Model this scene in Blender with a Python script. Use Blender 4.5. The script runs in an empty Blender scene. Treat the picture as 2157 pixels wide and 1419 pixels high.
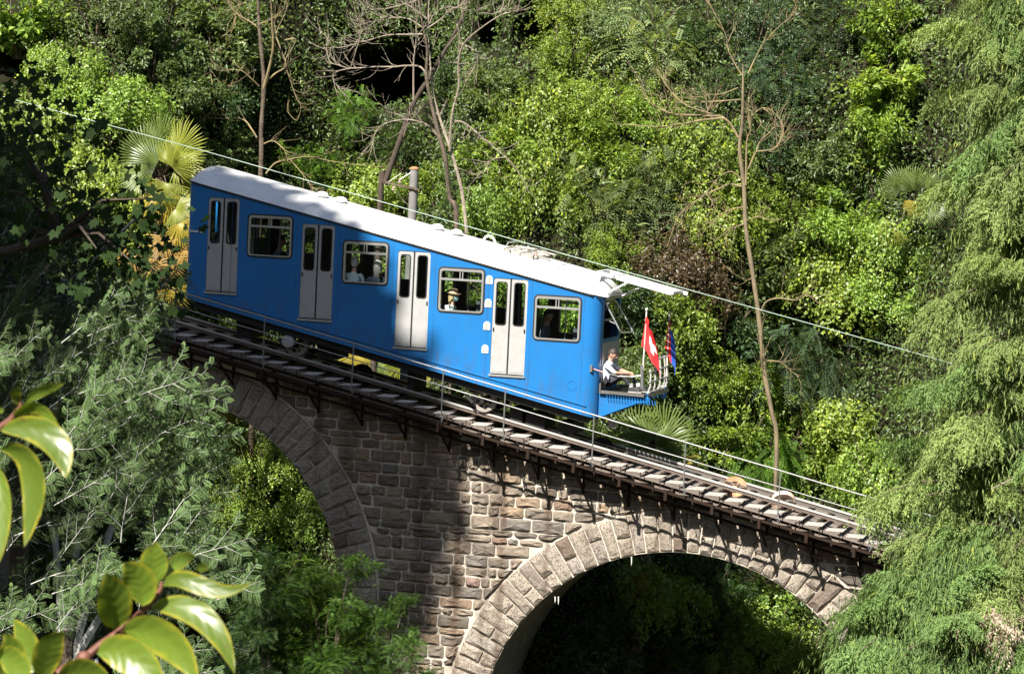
import bpy, math, random
import numpy as np
from mathutils import Vector, Matrix
from mathutils.geometry import tessellate_polygon

random.seed(7); RNG = np.random.default_rng(11)
R = math.radians
scene = bpy.context.scene
COL = scene.collection

# ---------------------------------------------------------------- camera
TH, PH, RO, DIST = R(15), R(4), R(2.7), 62.0
PW, PHH = 2157, 1419
FPX = 105.0 * DIST
cd = np.array([-math.sin(TH)*math.cos(PH), math.cos(TH)*math.cos(PH), -math.sin(PH)])
r0 = np.array([math.cos(TH), math.sin(TH), 0.0]); u0 = np.cross(r0, cd)
cr = r0*math.cos(RO) + u0*math.sin(RO); cu = u0*math.cos(RO) - r0*math.sin(RO)
CAMP = -DIST*cd
cam_data = bpy.data.cameras.new('camera'); cam = bpy.data.objects.new('camera', cam_data); COL.objects.link(cam)
cam.matrix_world = Matrix(((cr[0], cu[0], -cd[0], CAMP[0]), (cr[1], cu[1], -cd[1], CAMP[1]), (cr[2], cu[2], -cd[2], CAMP[2]), (0, 0, 0, 1)))
cam_data.sensor_width = 36.0; cam_data.lens = 36.0*FPX/PW
cam_data.clip_start = 0.5; cam_data.clip_end = 600
cam_data.dof.use_dof = True; cam_data.dof.focus_distance = 61.0; cam_data.dof.aperture_fstop = 18.0
scene.camera = cam

# ---------------------------------------------------------------- sky, sun, exposure
SUN_AZ, SUN_EL = R(15), R(48)          # sun to the left of and behind the camera
sv = Vector((-math.sin(SUN_AZ)*math.cos(SUN_EL), -math.cos(SUN_AZ)*math.cos(SUN_EL), math.sin(SUN_EL)))
world = bpy.data.worlds.new('World'); scene.world = world; world.use_nodes = True
wn = world.node_tree.nodes; wl = world.node_tree.links
bg = wn.get('Background') or wn.new('ShaderNodeBackground')
sky = wn.new('ShaderNodeTexSky'); sky.sky_type = 'NISHITA'; sky.sun_disc = False
sky.sun_elevation = SUN_EL; sky.sun_rotation = math.atan2(sv.x, sv.y)
wl.new(sky.outputs[0], bg.inputs[0]); bg.inputs[1].default_value = 0.052
sun_data = bpy.data.lights.new('sun', 'SUN'); sun_data.energy = 5.0; sun_data.angle = R(0.53); sun_data.color = (1.0, 0.945, 0.86)
sun = bpy.data.objects.new('sun', sun_data); COL.objects.link(sun)
sun.rotation_euler = sv.to_track_quat('Z', 'Y').to_euler()
vs = scene.view_settings; vs.view_transform = 'Standard'; vs.look = 'None'; vs.gamma = 1.0; vs.use_curve_mapping = False
vs.exposure = 1.32
scene.cycles.max_bounces = 8; scene.cycles.transparent_max_bounces = 16

# ---------------------------------------------------------------- helpers
def at(px, py, Y):
    """point of the place seen at photo pixel (px, py) on the upright plane y = Y"""
    v = cd + cr*((px-PW/2)/FPX) - cu*((py-PHH/2)/FPX)
    return CAMP + v*((Y-CAMP[1])/v[1])
def at_t(px, py, t):
    v = cd + cr*((px-PW/2)/FPX) - cu*((py-PHH/2)/FPX)
    return CAMP + v*t
def proj(p):
    v = np.asarray(p, float)-CAMP; z = v@cd
    return PW/2+FPX*(v@cr)/z, PHH/2-FPX*(v@cu)/z

def nt(m):
    m.use_nodes = True
    return m.node_tree.nodes, m.node_tree.links
def mat(name, col, rough=0.5, metal=0.0, spec=0.5, var=0.0, vscale=6.0, bump=0.0, bscale=40.0, dirt=None, coat=0.0):
    m = bpy.data.materials.new(name); n, l = nt(m); b = n['Principled BSDF']
    b.inputs['Base Color'].default_value = (*col, 1); b.inputs['Roughness'].default_value = rough
    b.inputs['Metallic'].default_value = metal; b.inputs['Specular IOR Level'].default_value = spec
    b.inputs['Coat Weight'].default_value = coat
    geo = n.new('ShaderNodeNewGeometry')
    if var:
        nz = n.new('ShaderNodeTexNoise'); nz.inputs['Scale'].default_value = vscale; nz.inputs['Detail'].default_value = 6
        nz.inputs['Roughness'].default_value = 0.65
        l.new(geo.outputs['Position'], nz.inputs['Vector'])
        rp = n.new('ShaderNodeValToRGB'); rp.color_ramp.elements[0].position = 0.3; rp.color_ramp.elements[1].position = 0.7
        d = dirt or tuple(c*(1-var) for c in col)
        rp.color_ramp.elements[0].color = (*d, 1); rp.color_ramp.elements[1].color = (*[min(1, c*(1+var*0.4)) for c in col], 1)
        l.new(nz.outputs[0], rp.inputs[0]); l.new(rp.outputs[0], b.inputs['Base Color'])
    if bump:
        nb = n.new('ShaderNodeTexNoise'); nb.inputs['Scale'].default_value = bscale; nb.inputs['Detail'].default_value = 5
        l.new(geo.outputs['Position'], nb.inputs['Vector'])
        bp = n.new('ShaderNodeBump'); bp.inputs['Strength'].default_value = bump; bp.inputs['Distance'].default_value = 0.02
        l.new(nb.outputs[0], bp.inputs['Height']); l.new(bp.outputs[0], b.inputs['Normal'])
    return m

def leaf_mat(name, rough=0.4, spec=0.5, trans=0.35, lo=0.55, hi=1.35, tint=(1.25, 1.05, 0.35), fixed=None):
    """leaf: colour from the object's own colour varied leaf by leaf, light shines through it"""
    m = bpy.data.materials.new(name); n, l = nt(m); b = n['Principled BSDF']; out = n['Material Output']
    oi = n.new('ShaderNodeObjectInfo'); at_ = n.new('ShaderNodeAttribute'); at_.attribute_name = 'rnd'
    if fixed:
        rgb = n.new('ShaderNodeRGB'); rgb.outputs[0].default_value = (*fixed, 1); src = rgb.outputs[0]
    else:
        src = oi.outputs['Color']
    mr = n.new('ShaderNodeMapRange'); mr.inputs[3].default_value = lo; mr.inputs[4].default_value = hi
    l.new(at_.outputs['Fac'], mr.inputs[0])
    mul = n.new('ShaderNodeVectorMath'); mul.operation = 'SCALE'
    l.new(src, mul.inputs[0]); l.new(mr.outputs[0], mul.inputs['Scale'])
    # a share of the leaves turns yellow
    gt = n.new('ShaderNodeMapRange'); gt.inputs[1].default_value = 0.86; gt.inputs[2].default_value = 1.0; gt.inputs[4].default_value = 0.55
    l.new(at_.outputs['Fac'], gt.inputs[0])
    mx = n.new('ShaderNodeMix'); mx.data_type = 'RGBA'; mx.blend_type = 'MULTIPLY'
    l.new(gt.outputs[0], mx.inputs[0]); l.new(mul.outputs[0], mx.inputs[6]); mx.inputs[7].default_value = (tint[0]*1.5, tint[1]*1.3, tint[2], 1)
    b.inputs['Roughness'].default_value = rough; b.inputs['Specular IOR Level'].default_value = spec
    l.new(mx.outputs[2], b.inputs['Base Color'])
    tr = n.new('ShaderNodeBsdfTranslucent')
    tm = n.new('ShaderNodeMix'); tm.data_type = 'RGBA'; tm.blend_type = 'MULTIPLY'; tm.inputs[0].default_value = 1
    l.new(mx.outputs[2], tm.inputs[6]); tm.inputs[7].default_value = (1.5, 1.45, 0.55, 1)
    l.new(tm.outputs[2], tr.inputs[0])
    ms = n.new('ShaderNodeMixShader'); ms.inputs[0].default_value = trans
    l.new(b.outputs[0], ms.inputs[1]); l.new(tr.outputs[0], ms.inputs[2]); l.new(ms.outputs[0], out.inputs[0])
    return m

def glass_mat(name, tint=(0.62, 0.70, 0.68), refl=0.10):
    m = bpy.data.materials.new(name); n, l = nt(m); out = n['Material Output']; n.remove(n['Principled BSDF'])
    t = n.new('ShaderNodeBsdfTransparent'); t.inputs[0].default_value = (*tint, 1)
    g = n.new('ShaderNodeBsdfGlossy'); g.inputs['Roughness'].default_value = 0.02; g.inputs[0].default_value = (0.9, 0.95, 0.95, 1)
    lw = n.new('ShaderNodeLayerWeight'); pw = n.new('ShaderNodeMath'); pw.operation = 'POWER'; pw.inputs[1].default_value = 4; l.new(lw.outputs['Facing'], pw.inputs[0])
    f = n.new('ShaderNodeMapRange'); f.inputs[3].default_value = 0.04; f.inputs[4].default_value = 0.8; l.new(pw.outputs[0], f.inputs[0])
    ms = n.new('ShaderNodeMixShader'); l.new(f.outputs[0], ms.inputs[0]); l.new(t.outputs[0], ms.inputs[1]); l.new(g.outputs[0], ms.inputs[2])
    l.new(ms.outputs[0], out.inputs[0]); return m

def tag(o, label=None, cat=None, group=None, kind=None):
    if label: o['label'] = label
    if cat: o['category'] = cat
    if group: o['group'] = group
    if kind: o['kind'] = kind
    return o
def thing(name, label, cat, loc=(0, 0, 0), group=None):
    o = bpy.data.objects.new(name, None); COL.objects.link(o); o.location = [float(c) for c in loc]; o.empty_display_size = 0.2
    return tag(o, label, cat, group)
def base_of(p):
    v = Vector((0, 0, 0))
    while p is not None:
        v += p.location; p = p.parent
    return v
def link(name, me, parent=None, smooth=False):
    o = bpy.data.objects.new(name, me); COL.objects.link(o)
    if parent is not None: o.parent = parent
    if smooth:
        me.polygons.foreach_set('use_smooth', [True]*len(me.polygons))
    return o

class MB:
    """collects simple solids, then links them as ONE mesh object (coordinates of the place)"""
    def __init__(s): s.v = []; s.f = []; s.m = []
    def add(s, vs_, fs, mi=0):
        k = len(s.v); s.v += [tuple(float(c) for c in p) for p in vs_]
        s.f += [tuple(i+k for i in f) for f in fs]; s.m += [mi]*len(fs); return s
    def box(s, a, b, mi=0):
        (x0, y0, z0), (x1, y1, z1) = a, b
        return s.add([(x0, y0, z0), (x1, y0, z0), (x1, y1, z0), (x0, y1, z0), (x0, y0, z1), (x1, y0, z1), (x1, y1, z1), (x0, y1, z1)],
              [(3, 2, 1, 0), (4, 5, 6, 7), (0, 1, 5, 4), (1, 2, 6, 5), (2, 3, 7, 6), (3, 0, 4, 7)], mi)
    def bar(s, p, q, w, h, up=(0, 0, 1), mi=0):
        p = Vector(p); q = Vector(q); d = (q-p).normalized(); up = Vector(up)
        sd = d.cross(up).normalized(); u = sd.cross(d).normalized()
        vs_ = []
        for c in (p, q):
            for a, b in ((-1, -1), (1, -1), (1, 1), (-1, 1)): vs_.append(c+sd*(a*w/2)+u*(b*h/2))
        return s.add(vs_, [(3, 2, 1, 0), (4, 5, 6, 7), (0, 1, 5, 4), (1, 2, 6, 5), (2, 3, 7, 6), (3, 0, 4, 7)], mi)
    def tube(s, pts, rad, n=6, mi=0, cap=True):
        pts = [Vector(p) for p in pts]; k = len(pts)
        if not hasattr(rad, '__len__'): rad = [rad]*k
        vs_ = []; prev = None
        for i, p in enumerate(pts):
            d = (pts[min(i+1, k-1)]-pts[max(i-1, 0)])
            d = d.normalized() if d.length > 1e-9 else Vector((0, 0, 1))
            if prev is None:
                a = d.orthogonal().normalized()
            else:
                a = prev - d*prev.dot(d)
                a = a.normalized() if a.length > 1e-6 else d.orthogonal().normalized()
            prev = a; b = d.cross(a)
            for j in range(n):
                t = 2*math.pi*j/n; vs_.append(p+(a*math.cos(t)+b*math.sin(t))*rad[i])
        fs = [(i*n+j, i*n+(j+1) % n, (i+1)*n+(j+1) % n, (i+1)*n+j) for i in range(k-1) for j in range(n)]
        if cap: fs += [tuple(range(n-1, -1, -1)), tuple((k-1)*n+j for j in range(n))]
        return s.add(vs_, fs, mi)
    def prism(s, loop, a, b, mi=0, axis='y', ma=None, mb_=None):
        """closed loop of (x, z) points (or polygon + holes) extruded from a to b along y"""
        loops = loop if isinstance(loop[0][0], (tuple, list, np.ndarray)) else [loop]
        tri = tessellate_polygon([[Vector((p[0], p[1], 0)) for p in lp] for lp in loops])
        flat = [p for lp in loops for p in lp]; n = len(flat)
        P = (lambda p, c: (p[0], c, p[1])) if axis == 'y' else ((lambda p, c: (c, p[0], p[1])) if axis == 'x' else (lambda p, c: (p[0], p[1], c)))
        vs_ = [P(p, a) for p in flat]+[P(p, b) for p in flat]
        fs = [tuple(t) for t in tri]+[tuple(i+n for i in reversed(t)) for t in tri]
        s_mi = [mi if ma is None else ma]*len(tri)+[mi if mb_ is None else mb_]*len(tri)
        k = 0
        for lp in loops:
            q = len(lp)
            fs += [(k+i, k+(i+1) % q, n+k+(i+1) % q, n+k+i) for i in range(q)]; k += q
        s.add(vs_, fs, mi); s.m[len(s.m)-len(fs):len(s.m)-len(fs)+len(s_mi)] = s_mi; return s
    def ring(s, outer, inner, a, b, mi=0):
        n = len(outer)
        vs_ = [(p[0], a, p[1]) for p in outer]+[(p[0], a, p[1]) for p in inner]+[(p[0], b, p[1]) for p in outer]+[(p[0], b, p[1]) for p in inner]
        fs = []
        for i in range(n):
            j = (i+1) % n
            fs += [(i, j, n+j, n+i), (2*n+i, 3*n+i, 3*n+j, 2*n+j), (i, 2*n+i, 2*n+j, j), (n+i, n+j, 3*n+j, 3*n+i)]
        return s.add(vs_, fs, mi)
    def ball(s, c, r, nu=10, nv=6, mi=0, zmin=-1.0):
        vs_ = []; fs = []
        for i in range(nv+1):
            ph = -math.asin(-zmin if zmin > -1 else 1)+(math.pi/2+math.asin(-zmin if zmin > -1 else 1))*i/nv
            for j in range(nu):
                t = 2*math.pi*j/nu
                vs_.append((c[0]+r[0]*math.cos(ph)*math.cos(t), c[1]+r[1]*math.cos(ph)*math.sin(t), c[2]+r[2]*math.sin(ph)))
        for i in range(nv):
            for j in range(nu): fs.append((i*nu+j, i*nu+(j+1) % nu, (i+1)*nu+(j+1) % nu, (i+1)*nu+j))
        return s.add(vs_, fs, mi)
    def mesh(s, name, mats, off=Vector((0, 0, 0))):
        me = bpy.data.meshes.new(name)
        me.from_pydata([(x-off.x, y-off.y, z-off.z) for x, y, z in s.v], [], s.f)
        for m_ in (mats if isinstance(mats, (list, tuple)) else [mats]): me.materials.append(m_)
        if any(s.m): me.polygons.foreach_set('material_index', s.m)
        me.update(); return me
    def build(s, name, mats, parent=None, smooth=False, label=None):
        me = s.mesh(name, mats, base_of(parent))
        o = link(name, me, parent, smooth)
        if smooth:
            try: me.set_sharp_from_angle(angle=R(40))
            except Exception: pass
        if label: o['label'] = label
        return o

def rrect(x0, x1, z0, z1, r, seg=4):
    pts = []
    for cx, cz, a0 in ((x1-r, z1-r, 0), (x0+r, z1-r, 90), (x0+r, z0+r, 180), (x1-r, z0+r, 270)):
        for i in range(seg+1):
            a = R(a0+90*i/seg); pts.append((cx+r*math.cos(a), cz+r*math.sin(a)))
    return pts

# leaves in bulk
def np_mesh(name, V, F, mats, rnd=None, mi=None):
    V = np.ascontiguousarray(V, dtype=np.float32); F = np.ascontiguousarray(F, dtype=np.int32); k = F.shape[1]
    me = bpy.data.meshes.new(name)
    me.vertices.add(len(V)); me.vertices.foreach_set('co', V.ravel())
    me.loops.add(F.size); me.loops.foreach_set('vertex_index', F.ravel())
    me.polygons.add(len(F)); me.polygons.foreach_set('loop_start', np.arange(0, F.size, k, dtype=np.int32))
    for m_ in (mats if isinstance(mats, (list, tuple)) else [mats]): me.materials.append(m_)
    if mi is not None: me.polygons.foreach_set('material_index', np.ascontiguousarray(mi, dtype=np.int32))
    if rnd is not None:
        a = me.attributes.new('rnd', 'FLOAT', 'FACE'); a.data.foreach_set('value', np.ascontiguousarray(rnd, dtype=np.float32))
    me.update(calc_edges=True); return me
def unit(a): return a/np.maximum(np.linalg.norm(a, axis=-1, keepdims=True), 1e-9)
def rdir(n): return unit(RNG.normal(size=(n, 3)))
def kites(P, A, N, L, W, fold=0.25, droop=0.12, mid=0.42):
    """pointed leaves folded along the midrib: two triangles each"""
    P = np.asarray(P); n = len(P); A = unit(A); S = unit(np.cross(A, N)); N = np.cross(S, A)
    L = np.broadcast_to(np.asarray(L, float), (n,))[:, None]; W = np.broadcast_to(np.asarray(W, float), (n,))[:, None]
    tip = P+A*L-N*droop*L; m = P+A*L*mid
    V = np.stack([P, m+S*W/2+N*fold*W, tip, m-S*W/2+N*fold*W], 1).reshape(-1, 3)
    b = np.arange(n)[:, None]*4
    F = np.concatenate([b+np.array([[0, 1, 2]]), b+np.array([[0, 2, 3]])], 1).reshape(-1, 3)
    return V, F
def leaf_mesh(name, P, A, N, L, W, m, fold=0.25, droop=0.12, rnd=None, mid=0.42):
    V, F = kites(P, A, N, L, W, fold, droop, mid)
    r_ = RNG.random(len(P)) if rnd is None else rnd
    return np_mesh(name, V, F, m, np.repeat(r_, 2))
def merge(parts):
    V = []; F = []; r_ = []; mi = []; k = 0
    for v, f, a, i in parts:
        V.append(v); F.append(f+k); k += len(v); r_.append(np.broadcast_to(a, (len(f),))); mi.append(np.full(len(f), i))
    return np.concatenate(V), np.concatenate(F), np.concatenate(r_), np.concatenate(mi)
def tube_np(pts, rad, n=4):
    mb = MB(); mb.tube(pts, rad, n, cap=False)
    V = np.array(mb.v); F = []
    for f in mb.f: F += [(f[0], f[1], f[2]), (f[0], f[2], f[3])]
    return V, np.array(F)

# ---------------------------------------------------------------- materials
M = {}
M['blue'] = mat('blue_paint', (0.011, 0.158, 0.435), 0.34, var=0.12, vscale=1.3, dirt=(0.015, 0.135, 0.36), coat=0.25, bump=0.03, bscale=3)
M['white'] = mat('white_roof_paint', (0.70, 0.70, 0.69), 0.4, var=0.16, vscale=2.2)
M['door'] = mat('pale_grey_door_paint', (0.37, 0.37, 0.36), 0.45, var=0.12, vscale=5)
M['alu'] = mat('bare_aluminium', (0.72, 0.72, 0.70), 0.3, metal=0.75)
bm = M['blue']; n_, l_ = nt(bm); bb = n_['Principled BSDF']          # brake dust and grime along the lower edge of the sides
gg = n_.new('ShaderNodeNewGeometry'); sx = n_.new('ShaderNodeSeparateXYZ'); l_.new(gg.outputs['Position'], sx.inputs[0])
ma = n_.new('ShaderNodeMath'); ma.operation = 'MULTIPLY_ADD'; l_.new(sx.outputs[0], ma.inputs[0]); ma.inputs[1].default_value = 0.2133; l_.new(sx.outputs[2], ma.inputs[2])
mrn = n_.new('ShaderNodeMapRange'); l_.new(ma.outputs[0], mrn.inputs[0]); mrn.inputs[1].default_value = -1.14; mrn.inputs[2].default_value = -0.35; mrn.inputs[3].default_value = 0.85; mrn.inputs[4].default_value = 0.12
mpp = n_.new('ShaderNodeMapping'); mpp.inputs['Scale'].default_value = (5, 5, 1.2); l_.new(gg.outputs['Position'], mpp.inputs[0])
nzz = n_.new('ShaderNodeTexNoise'); nzz.inputs['Scale'].default_value = 2.0; nzz.inputs['Detail'].default_value = 7; l_.new(mpp.outputs[0], nzz.inputs[0])
mr2 = n_.new('ShaderNodeMapRange'); mr2.inputs[1].default_value = 0.45; mr2.inputs[2].default_value = 0.75; l_.new(nzz.outputs[0], mr2.inputs[0])
mm = n_.new('ShaderNodeMath'); mm.operation = 'MULTIPLY'; l_.new(mrn.outputs[0], mm.inputs[0]); l_.new(mr2.outputs[0], mm.inputs[1])
mxx = n_.new('ShaderNodeMix'); mxx.data_type = 'RGBA'; src_ = bb.inputs['Base Color'].links[0].from_socket; l_.new(mm.outputs[0], mxx.inputs[0]); l_.new(src_, mxx.inputs[6]); mxx.inputs[7].default_value = (0.06, 0.085, 0.12, 1); l_.new(mxx.outputs[2], bb.inputs['Base Color'])
M['rubber'] = mat('black_rubber', (0.015, 0.015, 0.016), 0.6)
M['dark'] = mat('dark_underframe', (0.018, 0.017, 0.016), 0.7, var=0.4, vscale=8)
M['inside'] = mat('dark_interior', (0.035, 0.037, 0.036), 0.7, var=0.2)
M['seat'] = mat('interior_seat', (0.06, 0.075, 0.08), 0.7)
M['glass'] = glass_mat('window_glass', (0.86, 0.91, 0.89))
M['screen'] = glass_mat('windscreen_glass', (0.50, 0.60, 0.57))
M['steel'] = mat('worn_steel', (0.34, 0.33, 0.31), 0.35, metal=0.7, var=0.3, vscale=20)
M['galv'] = mat('galvanised_steel', (0.22, 0.22, 0.215), 0.45, metal=0.4, var=0.25, vscale=12)
M['tread'] = mat('pale_tread_plate', (0.42, 0.39, 0.35), 0.6, var=0.35, vscale=18, bump=0.2)
M['rust'] = mat('rusty_steel', (0.016, 0.013, 0.011), 0.9, spec=0.15, var=0.5, vscale=9, dirt=(0.035, 0.018, 0.010), bump=0.3)
M['rusto'] = mat('orange_rust', (0.42, 0.22, 0.11), 0.75, var=0.4, vscale=10)
M['railweb'] = mat('brown_rail_side', (0.13, 0.098, 0.078), 0.8, var=0.4, vscale=8)
M['railtop'] = mat('polished_rail', (0.50, 0.48, 0.46), 0.45, metal=0.25)
M['deck'] = mat('stained_deck', (0.19, 0.155, 0.13), 0.85, var=0.4, vscale=3, bump=0.4)
M['sheave'] = mat('cream_sheave_paint', (0.72, 0.64, 0.54), 0.5, var=0.3, vscale=9, dirt=(0.45, 0.26, 0.14))
M['wire'] = mat('pale_green_wire', (0.33, 0.43, 0.36), 0.5)
M['concrete'] = mat('weathered_concrete', (0.20, 0.195, 0.185), 0.8, var=0.3, vscale=5, bump=0.25)
M['porcelain'] = mat('pink_porcelain', (0.42, 0.30, 0.26), 0.3)
M['red'] = mat('red_flag_cloth', (0.62, 0.022, 0.025), 0.7)
M['flagwhite'] = mat('white_flag_cloth', (0.80, 0.80, 0.78), 0.7)
M['flagblue'] = mat('blue_flag_cloth', (0.03, 0.10, 0.45), 0.7)
M['skin'] = mat('skin', (0.50, 0.29, 0.20), 0.5)
M['shirt'] = mat('pale_blue_shirt', (0.62, 0.68, 0.78), 0.8, bump=0.25, bscale=25)
M['mint'] = mat('pale_shirt', (0.60, 0.70, 0.70), 0.8, bump=0.25, bscale=25)
M['greyshirt'] = mat('slate_jacket', (0.12, 0.15, 0.20), 0.8)
M['navy'] = mat('navy_trousers', (0.022, 0.020, 0.030), 0.75, bump=0.25, bscale=25)
M['hairdark'] = mat('dark_hair', (0.03, 0.02, 0.015), 0.6)
M['hairgrey'] = mat('white_hair', (0.62, 0.60, 0.55), 0.6, bump=0.5, bscale=120)
M['hairblond'] = mat('blonde_hair', (0.48, 0.37, 0.17), 0.6, bump=0.5, bscale=120)
M['eye'] = mat('dark_eye', (0.02, 0.015, 0.012), 0.3)
M['lip'] = mat('lip', (0.38, 0.15, 0.12), 0.5)
M['mask'] = mat('pale_blue_face_mask', (0.45, 0.70, 0.72), 0.7)
M['hat'] = mat('tan_hat', (0.52, 0.37, 0.26), 0.8)
M['shoe'] = mat('dark_shoe', (0.03, 0.03, 0.03), 0.5)
M['sole'] = mat('pale_sole', (0.6, 0.55, 0.5), 0.6)
M['sock'] = mat('white_sock', (0.7, 0.7, 0.7), 0.8)
M['panelgrey'] = mat('grey_front_panel', (0.40, 0.40, 0.39), 0.5, var=0.1)
M['redpaint'] = mat('red_paint', (0.5, 0.03, 0.04), 0.4)
M['orange'] = mat('orange_print', (0.75, 0.33, 0.16), 0.5)
M['badge'] = mat('white_badge', (0.62, 0.62, 0.60), 0.4)
M['lamp'] = mat('grey_glass_lamp', (0.3, 0.3, 0.3), 0.2)
M['soil'] = mat('dark_soil', (0.022, 0.019, 0.011), 0.95, spec=0.1, var=0.5, vscale=1.2, dirt=(0.012, 0.014, 0.006), bump=0.5, bscale=6)
M['calcite'] = mat('white_lime_crust', (0.75, 0.72, 0.66), 0.6)

def stone_mat(name, ramp, speck=False):
    m = bpy.data.materials.new(name); n, l = nt(m); b = n['Principled BSDF']; b.inputs['Roughness'].default_value = 0.85
    oi = n.new('ShaderNodeObjectInfo'); geo = n.new('ShaderNodeNewGeometry')
    rp = n.new('ShaderNodeValToRGB'); rp.color_ramp.interpolation = 'LINEAR'
    while len(rp.color_ramp.elements) < len(ramp): rp.color_ramp.elements.new(0.5)
    for e, (p, c) in zip(rp.color_ramp.elements, ramp): e.position = p; e.color = (*c, 1)
    l.new(oi.outputs['Random'], rp.inputs[0])
    nz = n.new('ShaderNodeTexNoise'); nz.inputs['Scale'].default_value = 14; nz.inputs['Detail'].default_value = 8; nz.inputs['Roughness'].default_value = 0.7
    l.new(geo.outputs['Position'], nz.inputs['Vector'])
    mr = n.new('ShaderNodeMapRange'); mr.inputs[1].default_value = 0.25; mr.inputs[2].default_value = 0.75; mr.inputs[3].default_value = 0.6; mr.inputs[4].default_value = 1.4
    l.new(nz.outputs[0], mr.inputs[0])
    sc_ = n.new('ShaderNodeVectorMath'); sc_.operation = 'SCALE'; l.new(rp.outputs[0], sc_.inputs[0]); l.new(mr.outputs[0], sc_.inputs['Scale'])
    # old water stains: streaks drawn out downwards, brown to black
    mp = n.new('ShaderNodeMapping'); mp.inputs['Scale'].default_value = (1.0, 1.0, 0.16); l.new(geo.outputs['Position'], mp.inputs[0])
    n2 = n.new('ShaderNodeTexNoise'); n2.inputs['Scale'].default_value = 1.9; n2.inputs['Detail'].default_value = 5; n2.inputs['Roughness'].default_value = 0.6
    l.new(mp.outputs[0], n2.inputs['Vector'])
    m2 = n.new('ShaderNodeMapRange'); m2.inputs[1].default_value = 0.57; m2.inputs[2].default_value = 0.70; m2.inputs[4].default_value = 0.7
    l.new(n2.outputs[0], m2.inputs[0])
    mx = n.new('ShaderNodeMix'); mx.data_type = 'RGBA'; mx.blend_type = 'MIX'
    l.new(m2.outputs[0], mx.inputs[0]); l.new(sc_.outputs[0], mx.inputs[6]); mx.inputs[7].default_value = (0.065, 0.042, 0.028, 1)
    # long rusty-brown runs down the face where water has come off the deck
    sp = n.new('ShaderNodeSeparateXYZ'); l.new(geo.outputs['Position'], sp.inputs[0])
    wob = n.new('ShaderNodeMath'); wob.operation = 'MULTIPLY_ADD'; l.new(nz.outputs[0], wob.inputs[0]); wob.inputs[1].default_value = 0.30; l.new(sp.outputs[0], wob.inputs[2])
    acc = None
    for cx_, w_ in ((-0.95, 0.13), (-0.02, 0.07), (-1.78, 0.20), (2.55, 0.15), (3.20, 0.12), (-3.4, 0.22), (5.2, 0.14), (0.9, 0.06)):
        a_ = n.new('ShaderNodeMath'); a_.operation = 'SUBTRACT'; l.new(wob.outputs[0], a_.inputs[0]); a_.inputs[1].default_value = cx_+0.15
        b_ = n.new('ShaderNodeMath'); b_.operation = 'DIVIDE'; l.new(a_.outputs[0], b_.inputs[0]); b_.inputs[1].default_value = w_
        c_ = n.new('ShaderNodeMath'); c_.operation = 'MULTIPLY'; l.new(b_.outputs[0], c_.inputs[0]); l.new(b_.outputs[0], c_.inputs[1])
        d_ = n.new('ShaderNodeMath'); d_.operation = 'MULTIPLY'; l.new(c_.outputs[0], d_.inputs[0]); d_.inputs[1].default_value = -1.0
        e_ = n.new('ShaderNodeMath'); e_.operation = 'EXPONENT'; l.new(d_.outputs[0], e_.inputs[0])
        if acc is None: acc = e_
        else:
            f_ = n.new('ShaderNodeMath'); f_.operation = 'MAXIMUM'; l.new(acc.outputs[0], f_.inputs[0]); l.new(e_.outputs[0], f_.inputs[1]); acc = f_
    n9 = n.new('ShaderNodeMapRange'); n9.inputs[1].default_value = 0.35; n9.inputs[2].default_value = 0.65; n9.inputs[3].default_value = 0.15; n9.inputs[4].default_value = 0.88; l.new(n2.outputs[0], n9.inputs[0])
    m9 = n.new('ShaderNodeMath'); m9.operation = 'MULTIPLY'; l.new(acc.outputs[0], m9.inputs[0]); l.new(n9.outputs[0], m9.inputs[1])
    mx9 = n.new('ShaderNodeMix'); mx9.data_type = 'RGBA'; l.new(m9.outputs[0], mx9.inputs[0]); l.new(mx.outputs[2], mx9.inputs[6]); mx9.inputs[7].default_value = (0.075, 0.045, 0.026, 1)
    col = mx9.outputs[2]
    if speck:
        n3 = n.new('ShaderNodeTexNoise'); n3.inputs['Scale'].default_value = 34; n3.inputs['Detail'].default_value = 3
        l.new(geo.outputs['Position'], n3.inputs['Vector'])
        m3 = n.new('ShaderNodeMapRange'); m3.inputs[1].default_value = 0.53; m3.inputs[2].default_value = 0.60; m3.inputs[4].default_value = 0.8
        l.new(n3.outputs[0], m3.inputs[0])
        mx2 = n.new('ShaderNodeMix'); mx2.data_type = 'RGBA'; l.new(m3.outputs[0], mx2.inputs[0]); l.new(col, mx2.inputs[6]); mx2.inputs[7].default_value = (0.07, 0.05, 0.035, 1)
        col = mx2.outputs[2]
    l.new(col, b.inputs['Base Color'])
    bp = n.new('ShaderNodeBump'); bp.inputs['Strength'].default_value = 0.8; bp.inputs['Distance'].default_value = 0.03
    n4 = n.new('ShaderNodeTexNoise'); n4.inputs['Scale'].default_value = 9; n4.inputs['Detail'].default_value = 7
    l.new(geo.outputs['Position'], n4.inputs['Vector']); l.new(n4.outputs[0], bp.inputs['Height']); l.new(bp.outputs[0], b.inputs['Normal'])
    return m
M['rubble'] = stone_mat('rubble_stone', [(0.0, (0.105, 0.090, 0.073)), (0.35, (0.185, 0.153, 0.118)), (0.6, (0.235, 0.190, 0.140)), (0.85, (0.125, 0.112, 0.098)), (0.93, (0.25, 0.18, 0.115)), (0.97, (0.18, 0.12, 0.095)), (1.0, (0.24, 0.205, 0.16))])
M['granite'] = stone_mat('arch_stone', [(0.0, (0.235, 0.202, 0.163)), (0.5, (0.31, 0.268, 0.215)), (0.85, (0.26, 0.23, 0.20)), (0.93, (0.13, 0.095, 0.07)), (1.0, (0.28, 0.25, 0.21))], speck=True)
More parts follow.
